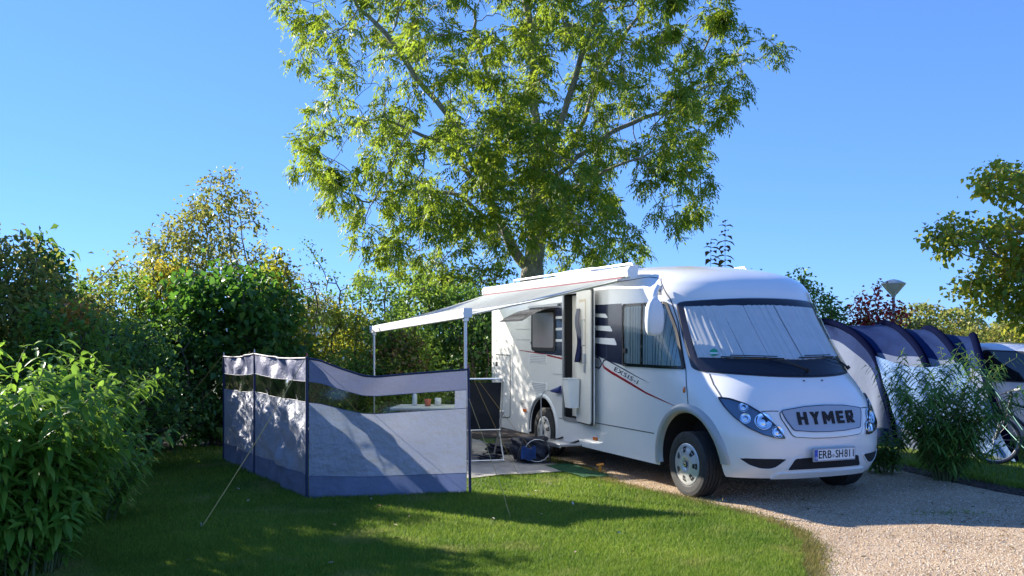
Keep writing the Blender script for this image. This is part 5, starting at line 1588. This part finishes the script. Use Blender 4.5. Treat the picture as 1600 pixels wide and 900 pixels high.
# ---- the hedge from left to right (px, depth) -> real places, several metres apart in depth
bush('hedge_bush', 'yellow-green bush at the far left edge behind the big foreground shrub', 'bush', HG, G(-40, 11.5), [(.2, 0, 1.3, 1.1, .9, 1.2), (.1, 0, 2.3, .9, .8, .75)], 800, M_OLIVE, (.085, .04), 9, 11, D=.17, extra=[(.5 + .03 * k, 0, 2.9 + .1 * k) for k in range(2)])
bush('hedge_bush', 'green bush with an upright leafy tip, second from the left edge', 'bush', HG, G(62, 12.6), [(0, 0, 1.2, .9, .9, 1.1), (0, 0, 2.3, .55, .6, .6)], 650, M_DARKG, (.10, .05), 9, 12, D=.17, extra=[(.02, 0, 2.75 + .1 * k) for k in range(5)] + [(-.1, 0, 2.7), (.15, 0, 2.75)])
bush('hedge_bush', 'bush with an arching olive branch reaching right against the sky', 'bush', HG, G(100, 14), [(-.2, 0, 1.2, 1.0, .9, 1.1), (.1, 0, 2.1, .75, .6, .45)], 600, M_OLIVE, (.075, .05), 8, 13, D=.17, extra=[(.1 + .12 * k, 0, 2.35 + .28 * math.sin(k * .22) + .05 * k) for k in range(8)])
bush('orange_tipped_bush', 'bush with orange and yellow leaves showing above the foreground shrub', 'bush', HG, G(110, 10.6), [(0, 0, 1.1, .75, .6, .9), (0, 0, 1.75, .45, .4, .35)], 420, M_MIDG, (.07, .04), 9, 14, D=.15, mix=(M_ORANGE, (.05, -.05, 1.95, .26), 150))
bush('hedge_bush', 'fine-leaved green bush between the olive branch and the tall thin tree', 'bush', HG, G(185, 15), [(0, 0, 1.3, 1.1, .9, 1.2), (0, 0, 2.3, .8, .7, .5)], 750, M_MIDG, (.06, .035), 10, 15, D=.17)
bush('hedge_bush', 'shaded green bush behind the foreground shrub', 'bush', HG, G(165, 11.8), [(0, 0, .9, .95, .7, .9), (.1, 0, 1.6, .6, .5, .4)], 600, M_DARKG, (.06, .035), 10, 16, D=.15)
bush('young_tree', 'tall thin airy tree with olive brown leaves above the left hedge', 'tree', HG, G(335, 17), [(-.2, 0, 3.3, 1.15, .8, .7), (.0, 0, 4.0, .75, .6, .55), (.15, 0, 4.6, .40, .3, .35), (-.75, 0, 2.8, .9, .7, .6), (.8, 0, 2.7, .8, .7, .6)], 950, M_OLIVE, (.075, .045), 8, 17, D=.17, nstem=4, clump=.10, depth_leaf=2, hollow=.15, br=.035, bark=M_BARK, extra=[(.0, 0, 4.9), (.12, 0, 4.95), (.30, 0, 4.9), (.3, 0, 4.6), (-.75, 0, 4.1), (-.95, 0, 3.7)], iters=90)
bush('yellow_leaved_bush', 'bush with a column of bright yellow leaves left of the tall thin tree', 'bush', HG, G(262, 15.8), [(0, 0, 1.6, .6, .5, 1.3), (0, 0, 2.7, .4, .35, .55)], 520, M_YELG, (.075, .045), 9, 18, D=.16, mix=(M_YEL, (0, -.1, 2.7, .42), 330))
bush('large_leaved_bush', 'dense dark bush with large leaves behind the left end of the windbreak', 'bush', HG, G(345, 14.4), [(-.1, 0, 1.2, 1.25, .9, 1.15), (.1, 0, 2.1, 1.0, .8, .65), (.75, 0, 1.6, .55, .6, .6)], 1000, leafmat('broad_leaf', [(.04, .10, .025), (.06, .14, .03), (.08, .17, .035), (.14, .23, .04)], .42, (.16, .40, .03), pscale=.8), (.105, .08), 10, 19, D=.18, clump=.15, depth_leaf=3)
bush('hedge_bush', 'upright yellow-green bush with a pointed tip right of the large-leaved bush', 'bush', HG, G(432, 15.3), [(0, 0, 1.3, .62, .6, 1.2), (0, 0, 2.4, .42, .4, .6)], 480, M_YELG, (.095, .06), 7, 20, D=.17, extra=[(0, 0, 3.0), (.02, 0, 3.15), (-.03, 0, 3.25), (.3, 0, 2.8)])
bush('hedge_bush', 'thin grey-green bush with wispy branches against the sky', 'bush', HG, G(478, 20), [(0, 0, 2.2, 1.0, .7, 1.0), (-.1, 0, 1.2, 1.0, .8, .9)], 260, M_GREYG, (.07, .035), 6, 21, D=.2, clump=.12, depth_leaf=1, hollow=.1)
bush('round_bush', 'distant rounded light green tree in the gap above the windbreak', 'tree', HG, G(497, 34), [(0, 0, 1.7, 1.1, 1, 1.4), (.1, 0, 2.5, .8, .8, .9)], 700, M_OLIVE, (.10, .06), 10, 22, D=.22)
bush('hedge_bush', 'bush with a long diagonal leafy branch pointing up left of the big tree', 'bush', HG, G(575, 18.2), [(0, 0, 1.4, .9, .7, 1.2), (.1, 0, 2.4, .7, .6, .6)], 520, M_DARKG, (.06, .045), 7, 23, D=.18, clump=.10, extra=[(-.15 - .13 * k, 0, 2.55 + .125 * k) for k in range(10)] + [(-.6 - .1 * k, 0, 2.45 + .1 * k) for k in range(5)], depth_leaf=3)
bush('hedge_bush', 'light yellow-green bush below the diagonal branch, left of the rear awning leg', 'bush', HG, G(540, 16.6), [(0, 0, 1.0, .85, .7, 1.0), (.1, 0, 1.75, .55, .5, .5)], 620, M_YELG, (.06, .04), 9, 24, D=.15)
bush('clipped_hedge', 'low hedge with pale tips just above the windbreak', 'hedge', HG, G(470, 15.2), [(-.35, 0, .75, .75, .5, .75), (.6, 0, .75, .75, .5, .72)], 800, M_MIDG, (.055, .03), 9, 25, D=.13)
bush('hedge_bush', 'bronze and green bush behind the rear awning leg', 'bush', HG, G(625, 15.8), [(0, 0, 1.0, .8, .7, 1.0), (0, 0, 1.75, .6, .5, .45)], 760, M_MIDG, (.06, .045), 10, 26, D=.15, mix=(M_PURP, (.05, -.35, 1.35, .55), 700))
bush('hedge_bush', 'green bush with upright shoots above the awning, right of the diagonal branch', 'bush', HG, G(652, 18.6), [(0, 0, 1.5, .75, .6, 1.3), (.0, 0, 2.5, .55, .5, .45)], 520, M_MIDG, (.07, .05), 8, 27, D=.17, extra=[(-.05, 0, 2.9), (-.02, 0, 3.05), (.0, 0, 3.2), (.3, 0, 2.9), (-.4, 0, 2.75)])
bush('hedge_bush', 'dark green bush between the two awning legs beside the motorhome rear', 'bush', HG, G(725, 18.5), [(-.1, 0, 1.2, 1.0, .8, 1.2), (.1, 0, 2.2, .85, .7, .6)], 950, M_DARKG, (.075, .05), 9, 28, D=.17)
bush('hedge_bush', 'bright green tree crown just above the awning below the big ash', 'bush', HG, G(735, 20.5), [(0, 0, 2.0, 1.1, .9, 1.3), (.1, 0, 3.0, .8, .7, .45)], 750, M_ASH, (.10, .035), 9, 29, D=.2)
# beyond: fills under the hedge and the far rows
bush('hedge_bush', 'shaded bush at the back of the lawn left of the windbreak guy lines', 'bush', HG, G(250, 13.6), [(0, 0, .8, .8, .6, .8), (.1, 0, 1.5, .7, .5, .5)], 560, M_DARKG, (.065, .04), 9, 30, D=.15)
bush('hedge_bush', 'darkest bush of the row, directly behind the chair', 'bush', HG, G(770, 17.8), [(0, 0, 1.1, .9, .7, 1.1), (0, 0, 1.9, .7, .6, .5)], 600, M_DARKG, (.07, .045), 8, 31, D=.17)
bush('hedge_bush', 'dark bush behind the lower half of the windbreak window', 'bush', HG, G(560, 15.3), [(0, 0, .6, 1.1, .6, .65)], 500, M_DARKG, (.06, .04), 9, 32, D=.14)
# ---- outside the left edge: they shade the lawn
bush('hedge_bush', 'tall bush beyond the left edge that shades the front lawn', 'bush', HG, (-7.6, 10.4, 0), [(0, 0, 1.5, 1.2, 1.1, 1.5), (0, 0, 3.0, 1.0, .9, 1.0)], 700, M_MIDG, (.12, .08), 9, 33, D=.22)
bush('hedge_bush', 'tall bush beyond the left edge beside the foreground shrub', 'bush', HG, (-6.9, 8.2, 0), [(0, 0, 1.1, 1.1, 1.2, 1.1), (0, 0, 1.7, .8, .9, .5)], 650, M_MIDG, (.12, .08), 9, 34, D=.22)
bush('hedge_bush', 'tall bush at the far left behind the yellow-green one', 'bush', HG, (-9.3, 13.0, 0), [(0, 0, 1.8, 1.5, 1.3, 1.8), (.2, 0, 3.4, 1.2, 1.0, 1.0)], 750, M_MIDG, (.12, .08), 9, 35, D=.24)
# ---- right of the motorhome
RG = 'bushes beyond the tunnel tent'
bush('roadside_bush', 'low bush tips showing over the middle of the motorhome roof', 'bush', RG, G(1180, 22), [(0, 0, 1.7, 1.0, .8, 1.4), (-.3, 0, 2.9, .5, .3, .33), (.3, 0, 3.0, .25, .3, .28)], 480, M_DARKG, (.10, .06), 6, 42, D=.2, depth_leaf=2)
bush('roadside_bush', 'dark green bush right behind the motorhome front roof', 'bush', RG, G(1272, 20), [(0, 0, 1.2, .95, .8, 1.2), (-.25, 0, 2.4, .42, .4, .75), (.2, 0, 2.1, .5, .5, .65), (-.3, 0, 3.0, .2, .2, .35)], 700, M_DARKG, (.085, .055), 8, 43, D=.18)
bush('red_leaved_bush', 'red and green leaved bush below the park lamp', 'bush', None, G(1368, 20), [(0, 0, 1.1, .55, .5, 1.1), (-.15, 0, 2.1, .42, .4, .45), (.2, 0, 2.1, .35, .4, .45)], 620, M_REDLF, (.085, .055), 7, 44, D=.16, extra=[(0, 0, 2.6), (.05, 0, 2.75), (.08, 0, 2.9), (-.35, 0, 2.6), (-.32, 0, 2.7)], depth_leaf=2)
bush('roadside_bush', 'green bush immediately right of the red-leaved one', 'bush', RG, G(1425, 21.5), [(0, 0, 1.0, .7, .6, 1.0), (.1, 0, 1.8, .55, .5, .45)], 420, M_OLIVE, (.08, .05), 7, 45, D=.17)
bush('roadside_bush', 'olive bush above the middle of the tent roof', 'bush', RG, G(1478, 25), [(0, 0, 1.1, 1.1, .8, 1.05), (-.5, 0, 1.9, .5, .5, .3)], 520, M_OLIVE, (.09, .055), 8, 46, D=.19)
bush('roadside_bush', 'long olive hedge above the car roof at the right edge', 'hedge', RG, G(1575, 27), [(0, 0, 1.1, 1.6, .9, 1.1), (.4, 0, 1.8, 1.0, .7, .5)], 800, M_OLIVE, (.09, .055), 8, 47, D=.2)
# right maple: limbs reach left into the picture
mb = wp(1795, 530, 21)
ex = []
bush('maple_tree', 'yellowing maple whose branches reach in from the right edge', 'tree', None, (mb.x, 21, 0),
     [(-1.8, 0, 3.4, 1.6, 1.3, .9), (-3.0, 0, 3.9, 1.3, 1.0, .75), (-4.3, -.2, 4.0, 1.05, .8, .5), (-1.3, 0, 5.2, 1.7, 1.3, 1.0), (-2.3, .2, 5.3, 1.0, .8, .65), (-2.3, 0, 2.6, .9, .9, .5), (1.0, .5, 4.5, 1.8, 1.6, 1.6), (-.3, 0, 6.4, 1.2, 1.1, .6), (-3.5, 0, 2.9, .9, .9, .6), (-2.7, 0, 2.5, 1.0, .9, .7), (-3.3, 0, 5.3, .8, .7, .5)],
     3000, M_MAPLE, (.115, .095), 8, 48, D=.24, nstem=1, br=.17, bark=M_BARK, clump=.15, depth_leaf=2, hollow=.3, iters=90, mix=(M_YEL, (-2.6, -.3, 3.6, 1.1), 700))

# far tree line closing the horizon: one wooded mass
def far_wood():
    rs = np.random.RandomState(77); n = 42000
    x = rs.uniform(-70, 80, n); top = 3.0 + 1.0 * np.sin(x * .21) + .8 * np.sin(x * .53 + 1) + .5 * np.sin(x * 1.3)
    z = top * rs.rand(n) ** .7; y = 78 + 4 * rs.rand(n) - 1.5 * np.cos(z / top * 1.5) + 2 * np.sin(x * .3)
    pos = np.c_[x, y, np.maximum(z, .05)]
    v, f = leaf_tris(pos, rand_dirs(rs, n), unit(rs.normal(0, .6, (n, 3)) + np.array([0, 0, 1.0])), .42 * (.6 + .8 * rs.rand(n)), .30 * (.6 + .8 * rs.rand(n)), 'diamond', .1)
    tag(link('far_wood', np_mesh('far_wood', v, f, 3), M_OLIVE), 'distant line of trees closing the horizon', 'trees', kind='stuff')
far_wood()

# ---- the big ash behind the motorhome
def ash_tree():
    rs = np.random.RandomState(5)
    d0 = 24.0; bx = (828 - 800) / 1400 * d0
    root = empty('ash_tree', (bx, d0, 0), 0, 'tall spreading ash tree rising behind the motorhome', 'tree')
    def q(px, py, dy=0.0):
        p = wp(px, py, d0); return np.array([p.x - bx, dy, p.z])
    limbs = [
        (-1, 0, [q(828, 632), q(829, 560), q(829, 500), q(830, 450), q(832, 425)]),
        ('t', 4, [q(812, 405), q(795, 375, -.1), q(775, 340, -.1), q(757, 300, 0), (q(742, 262, .1))]),
        ('t', 4, [q(836, 395), q(840, 350, .1), q(842, 300, .2), q(840, 250, .2), q(836, 200, .3), q(834, 140, .3), q(832, 80, .3), q(826, 20, .2), q(820, -50, .1), q(812, -130, 0)]),
        ('l', 1, [q(722, 215, -.3), q(700, 245 - 60, -.5), q(668, 150, -.7), q(640, 110, -.8), q(610, 70, -.9), q(570, 35, -1.0)]),
        ('l', 3, [q(735, 280, -.5), q(712, 250, -.9), q(690, 235, -1.2), q(650, 222, -1.4), q(610, 205, -1.6)]),
        ('l', 1, [q(716, 300, .5), q(668, 290, .9), q(620, 285, 1.2), q(560, 290, 1.4)]),
        ('m', 3, [q(865, 225, -.3), q(885, 165, -.6), q(905, 100, -.8), q(930, 40, -.9), q(952, -20, -1)]),
        ('m', 3, [q(880, 245, .8), q(905, 200, 1.2), q(925, 150, 1.5), q(945, 90, 1.7), q(975, 40, 1.8), q(1010, -10, 1.9)]),
        ('m', 1, [q(870, 330, -.8), q(905, 300, -1.4), q(950, 280, -1.8), q(1000, 262, -2.0)]),
        ('m', 2, [q(905, 240, .3), q(960, 200, .4), q(1010, 178, .4), q(1060, 165, .4)]),
        ('m', 4, [q(790, 150, 1.2), q(765, 100, 1.8), q(745, 40, 2.1), q(735, -30, 2.2)]),
    ]
    nodes, pars = [], []; reg = {}
    def add(pts, parent):
        ids = []
        prev = parent
        for i, p in enumerate(pts):
            a = nodes[prev] if prev >= 0 else p
            seg = int(max(1, round(np.linalg.norm(p - a) / .34)))
            for k in range(1, seg + 1):
                t = k / seg
                w = a + (p - a) * t + (rs.normal(0, .025, 3) if k < seg else 0)
                nodes.append(w); pars.append(prev); prev = len(nodes) - 1
            ids.append(prev)
        return ids
    trunk = add(limbs[0][2], -1); L_ = add(limbs[1][2], trunk[4]); Mi = add(limbs[2][2], trunk[4])
    for tagk, at, pts in limbs[3:]:
        src = {'l': L_, 'm': Mi}[tagk]
        add(pts, src[min(at, len(src) - 1)])
    poly = [(436, 8), (455, 50), (475, 95), (466, 210), (480, 280), (520, 322), (545, 372), (565, 425), (610, 440), (690, 460), (740, 430), (800, 400), (905, 408), (1000, 392), (1018, 372), (1078, 335), (1095, 270), (1112, 210), (1152, 140), (1135, 62), (1185, -5), (1160, -120), (1060, -260), (900, -340), (720, -330), (560, -230), (455, -110)]
    cl = []
    while len(cl) < 450:
        px, py = rs.uniform(430, 1190), rs.uniform(-340, 465)
        if not in_poly(np.array([px]), np.array([py]), poly)[0]: continue
        # open sky windows of the real crown
        hole = 0
        for hx, hy, hr, pz in ((610, 140, 60, .75), (565, 235, 45, .6), (690, 90, 45, .6), (660, 330, 40, .5), (1010, 110, 55, .5), (1000, 330, 50, .5), (880, 60, 40, .4), (930, 240, 35, .4), (520, 130, 30, .4), (560, 340, 35, .5), (850, 395, 35, .8), (1060, 30, 40, .4), (760, 180, 40, .4)):
            if (px - hx) ** 2 + (py - hy) ** 2 < hr * hr and rs.rand() < pz: hole = 1
        if hole: continue
        r01 = abs(px - 810) / 380
        dy = rs.uniform(-1, 1) * 4.6 * math.sqrt(max(.12, 1 - r01 ** 2)) * (1 if py > -150 else .7)
        cl.append(q(px, py, dy) * np.array([1 + dy / d0, 1, 1]) + np.array([0, 0, 0]))
    for _ in range(52):      # low hanging sprays in front of the fork
        px, py = rs.normal(800, 62), rs.uniform(225, 385)
        dy = -rs.uniform(1.2, 3.6)
        cl.append(q(px, py, dy) * np.array([1 + dy / d0, 1, 1]))
    cl = np.array(cl)
    att = np.repeat(cl, 7, 0) + rs.normal(0, .30, (len(cl) * 7, 3))
    tw = [q(1150 + 9 * k, 90 - 4 * math.sin(k * .5), .2) + rs.normal(0, .03, 3) for k in range(10)] + [q(1120 + 10 * k, 74, .2) for k in range(4)] + [q(1195, 52, .2), q(1232, 62, .2), q(1238, 70, .2), q(470, 217, 0), q(480, 222, 0), q(500, 228, 0)]
    att = np.vstack([att, tw])
    P, pa = colonize(att, nodes, pars, .26, .30, 110, rs, (0, 0, .02), .22)
    r, nch = radii(P, pa, .0085, .31, 1.6)
    V, F = tube_net(P, pa, r, 8)
    link('trunk', np_mesh('trunk', V, F, 4), M_BARK, root, smooth=True)
    hgt = np.zeros(len(P), int)
    for i in range(len(P) - 1, -1, -1):
        if pa[i] >= 0: hgt[pa[i]] = max(hgt[pa[i]], hgt[i] + 1)
    Lf = np.where((hgt <= 2) & (np.arange(len(P)) >= len(nodes)))[0]
    # ivy-like tuft of leaves low on the trunk fork
    per = 10
    idx = np.repeat(Lf, per); n = len(idx)
    base = P[idx] + rs.normal(0, .09, (n, 3))
    ax = unit(unit(P[idx] - P[pa[idx]]) * .5 + rs.normal(0, .7, (n, 3)) + np.array([0, 0, -.35]))
    # pinnate leaf: nine leaflets along a drooping stalk
    nf = 9; Ls = .26 * (.75 + .5 * rs.rand(n))
    side = unit(np.cross(ax, np.array([0, 0, 1.0]) + rs.normal(0, .3, (n, 3))))
    pos = []; dr_ = []; nm = []
    up = np.cross(side, ax)
    for k in range(nf):
        t = (k // 2 + 1) / 5 if k < 8 else 1.0
        sgn = 0 if k == 8 else (1 if k % 2 else -1)
        pp = base + ax * (Ls * t)[:, None] + np.array([0, 0, -1.0]) * (Ls * .30 * t * t)[:, None]
        dd = ax * (.55 if sgn else 1) + side * sgn * .85 + np.array([0, 0, -.45])
        pos.append(pp); dr_.append(dd); nm.append(up + rs.normal(0, .25, (n, 3)))
    pos = np.concatenate(pos); dr_ = np.concatenate(dr_); nm = np.concatenate(nm)
    m_ = len(pos); sz = .75 + .5 * rs.rand(m_)
    v, f = leaf_tris(pos, dr_, nm, .115 * sz, .042 * sz, 'diamond', .15)
    link('crown', np_mesh('crown', v, f, 3), M_ASH, root)
    print('ash nodes', len(P), 'leaflets', m_)
ash_tree()

# ---- shrubs built stem by stem (near ones)
def stem_shrub(name, label, cat, base, nstem, height, spread, leaf, leafm, seed, node=.045, sides=3, sx=1.0, lean=(0, 0), extra=None, droop=.35, branchy=.4, curve=1.0, group=None, stemm=None, hvar=.35, lowbare=.12):
    rs = np.random.RandomState(seed)
    root = empty(name, base, 0, label, cat, group)
    bmS = []; P_ = []; D_ = []; N_ = []; S_ = []
    V = []; F = []
    def stem(p0, dirn, L, r0, lvl, bare):
        n = max(4, int(L / .06)); p = np.array(p0, float); d = unit(np.array(dirn, float)); pts = [p.copy()]; ds = [d.copy()]
        out = unit(np.array([d[0], d[1], 0]) + 1e-6)
        for k in range(n):
            t = k / n
            d = unit(d + np.array([out[0], out[1], 0]) * .022 * t * 2 * curve + rs.normal(0, .035 * (.02 + .98 * curve), 3) + np.array([0, 0, -.032 * t * curve * (1 if lvl == 0 else 1.8)]))
            p = p + d * L / n; pts.append(p.copy()); ds.append(d.copy())
        pts = np.array(pts); s = 5
        ang = np.linspace(0, 2 * math.pi, s, endpoint=False); b0 = len(V)
        for i, (q, dd) in enumerate(zip(pts, ds)):
            a = np.array([1.0, 0, 0]) if abs(dd[0]) < .8 else np.array([0, 1.0, 0]); u = unit(np.cross(dd, a)); w = np.cross(dd, u)
            rr = r0 * (1 - .8 * i / len(pts))
            for an in ang: V.append(q + (u * math.cos(an) + w * math.sin(an)) * rr)
        for i in range(len(pts) - 1):
            for k in range(s): F.append((b0 + i * s + k, b0 + i * s + (k + 1) % s, b0 + (i + 1) * s + (k + 1) % s, b0 + (i + 1) * s + k))
        # opposite leaves, each pair turned a quarter
        m = int(L * (1 - bare) / node)
        for k in range(m):
            t = bare + (1 - bare) * (k + .5) / m
            x = t * (len(pts) - 1); i = int(x); q = pts[i] + (pts[min(i + 1, len(pts) - 1)] - pts[i]) * (x - i); dd = ds[i]
            a = k * math.pi / 2 + rs.rand() * .7
            ref = np.array([1.0, 0, 0]) if abs(dd[0]) < .8 else np.array([0, 1.0, 0]); u = unit(np.cross(dd, ref)); w = np.cross(dd, u)
            for sg in (0, math.pi):
                if rs.rand() < .12: continue
                o = u * math.cos(a + sg) + w * math.sin(a + sg)
                up_ = .55 if t > .9 else .25
                ld_ = unit(o + dd * (up_ + .3 * rs.rand()) + np.array([0, 0, -.12 - .25 * rs.rand()]))
                P_.append(q); D_.append(ld_); N_.append(unit(dd * .8 + np.array([0, 0, .7]) + rs.normal(0, .22, 3)))
                S_.append((.55 + .55 * math.sin(math.pi * min(.97, .12 + t * .86)) ** .7) * (.8 + .4 * rs.rand()))
        if lvl == 0:
            for k in range(int(branchy * 10)):
                if rs.rand() < .65:
                    t = .2 + .65 * rs.rand(); i = int(t * (len(pts) - 1)); a = rs.rand() * 6.28
                    stem(pts[i], ds[i] * .8 + np.array([math.cos(a), math.sin(a), .15]) * .75, L * (.16 + .22 * rs.rand()), r0 * .5, 1, .1)
    for s in range(nstem):
        a = rs.rand() * 2 * math.pi; rr = math.sqrt(rs.rand())
        b = (math.cos(a) * rr * spread[2] * sx, math.sin(a) * rr * spread[2], -.02)
        tilt = spread[0] * rr
        stem(b, (math.cos(a) * tilt * sx + lean[0], math.sin(a) * tilt * spread[1] + lean[1], 1), height * (1 - hvar * rs.rand() - .22 * rr), .008, 0, lowbare + .1 * rs.rand())
    for e in (extra or []): stem(*e)
    stm = link('stems', np_mesh('stems', np.array(V), np.array(F), 4), stemm or M_STEM, root, smooth=True)
    P_, D_, N_, S_ = map(np.array, (P_, D_, N_, S_))
    P_[:, 2] = np.maximum(P_[:, 2], .02)
    v, f = leaf_tris(P_, D_, N_, leaf[0] * S_, leaf[1] * S_, 'long', droop)
    link('foliage', np_mesh('foliage', v, f, 3), leafm, root, smooth=True)
    print(name, 'leaves', len(P_))
    return root
stem_shrub('foreground_shrub', 'tall leafy green shrub filling the left foreground', 'shrub', (-3.75, 6.5, 0), 95, 2.12, (.18, .9, .40), (.135, .046), M_FORE, 21, node=.052, sx=1.15, branchy=.55,
           extra=[((-.05, -.1, 0), (-.05, 0, 1), 2.3, .010, 0, .2), ((.25, .3, 0), (.25, .1, 1), 1.2, .008, 0, .1), ((.2, -.15, 0), (.40, .0, 1), .8, .008, 0, .1)])
stem_shrub('foreground_shrub', 'darker leafy shrub behind the tall foreground one, beside the lawn', 'shrub', (-4.05, 8.3, 0), 46, 1.45, (.35, .9, .34), (.12, .045), M_FORE, 22, node=.06, sx=1.1, branchy=.5)
stem_shrub('foreground_shrub', 'low drooping shrub at the bottom left corner', 'shrub', (-3.95, 6.1, 0), 36, .9, (.5, .9, .35), (.12, .046), M_FORE, 23, node=.055, branchy=.5)
stem_shrub('lance_leaved_shrub', 'tall narrow-leaved shrub standing in front of the tunnel tent', 'shrub', (5.20, 10.75, 0), 42, 1.95, (.34, .8, .12), (.125, .024), M_WILLOW, 24, node=.042, branchy=.7, droop=.45, hvar=.5,
           extra=[((0, 0, 0), (.10, 0, 1), 1.72, .009, 0, .3), ((0, 0, 0), (.28, -.1, 1), 1.75, .009, 0, .3), ((0, 0, 0), (.55, -.2, 1), 1.55, .008, 0, .3), ((0, 0, 0), (-.7, -.1, 1), 1.35, .008, 0, .35), ((.05, 0, 0), (1.1, -.2, 1), 1.2, .008, 0, .3)])
stem_shrub('low_shrub', 'small dark shrub close to the right front corner of the motorhome', 'shrub', (4.72, 11.35, 0), 22, .95, (.35, .8, .12), (.11, .03), M_WILLOW, 25, node=.045, branchy=.5, hvar=.5)

stem_shrub('sapling', 'shorter of two narrow bronze-leaved saplings above the motorhome roof', 'tree', G(1107, 22), 0, 4.1, (0, 0, 0), (.34, .19), M_PURP, 40, node=.095, curve=0.0, branchy=0, droop=.5, group='narrow saplings above the roof',
           extra=[((0, 0, 0), (.01, 0, 1), 4.18, .016, 2, .35), ((-.1, 0, 2.2), (-.25, 0, 1), 1.0, .01, 2, .1), ((.06, 0, 2.3), (.15, .1, 1), 1.1, .01, 2, .1)])
stem_shrub('sapling', 'taller of two narrow bronze-leaved saplings above the motorhome roof', 'tree', G(1133, 22.6), 0, 4.7, (0, 0, 0), (.34, .18), M_PURP, 41, node=.12, curve=0.0, branchy=0, droop=.5, group='narrow saplings above the roof',
           extra=[((0, 0, 0), (.0, 0, 1), 4.72, .018, 2, .35), ((.05, 0, 2.4), (-.28, 0, 1), 1.0, .01, 2, .1), ((0, 0, 2.0), (.2, .1, 1), 1.3, .01, 2, .1)])

# fallen leaves and petals on the lawn
def lawn_litter():
    rs = np.random.RandomState(6); n = 36
    y = rs.uniform(6.4, 11, n); x = rs.uniform(-3.4, 1.8, n)
    k = in_poly(x, y, lawn_poly); x, y = x[k], y[k]; n = len(x)
    v, f = leaf_tris(np.c_[x, y, np.full(n, .058)], rand_dirs(rs, n) * np.array([1, 1, .12]), unit(rs.normal(0, .2, (n, 3)) + np.array([0, 0, 1.0])), .035 + .03 * rs.rand(n), .018 + .014 * rs.rand(n), 'long', .15)
    tag(link('fallen_leaves', np_mesh('fallen_leaves', v, f, 3), m_island('dry_leaf', [(.35, .30, .18), (.55, .52, .42), (.30, .12, .05), (.4, .38, .2)])), 'scattered pale fallen leaves on the mown lawn', 'leaves', kind='stuff')

def drive_litter():
    rs = np.random.RandomState(16); n = 160
    y = rs.uniform(6.4, 12, n); x = rs.uniform(1.3, 6.5, n)
    k = in_poly(x, y, drive_poly) & ~in_poly(x, y, lawn_poly); x, y = x[k], y[k]; n = len(x)
    v, f = leaf_tris(np.c_[x, y, np.full(n, .016)], rand_dirs(rs, n) * np.array([1, 1, .12]), unit(rs.normal(0, .25, (n, 3)) + np.array([0, 0, 1.0])), .03 + .03 * rs.rand(n), .016 + .014 * rs.rand(n), 'long', .1)
    tag(link('drive_leaves', np_mesh('drive_leaves', v, f, 3), m_island('brown_leaf', [(.10, .05, .025), (.20, .12, .05), (.06, .07, .02), (.3, .2, .1)])), 'small dry leaves scattered over the gravel drive', 'leaves', kind='stuff')
lawn_litter(); drive_litter()
tufts('drive_weeds', np.array([(3.9, 8.75), (4.15, 8.7), (4.35, 8.8), (4.6, 8.65)]), 260, 31, .09, .025, 'sparse low weeds growing in the gravel', M_BLADE)
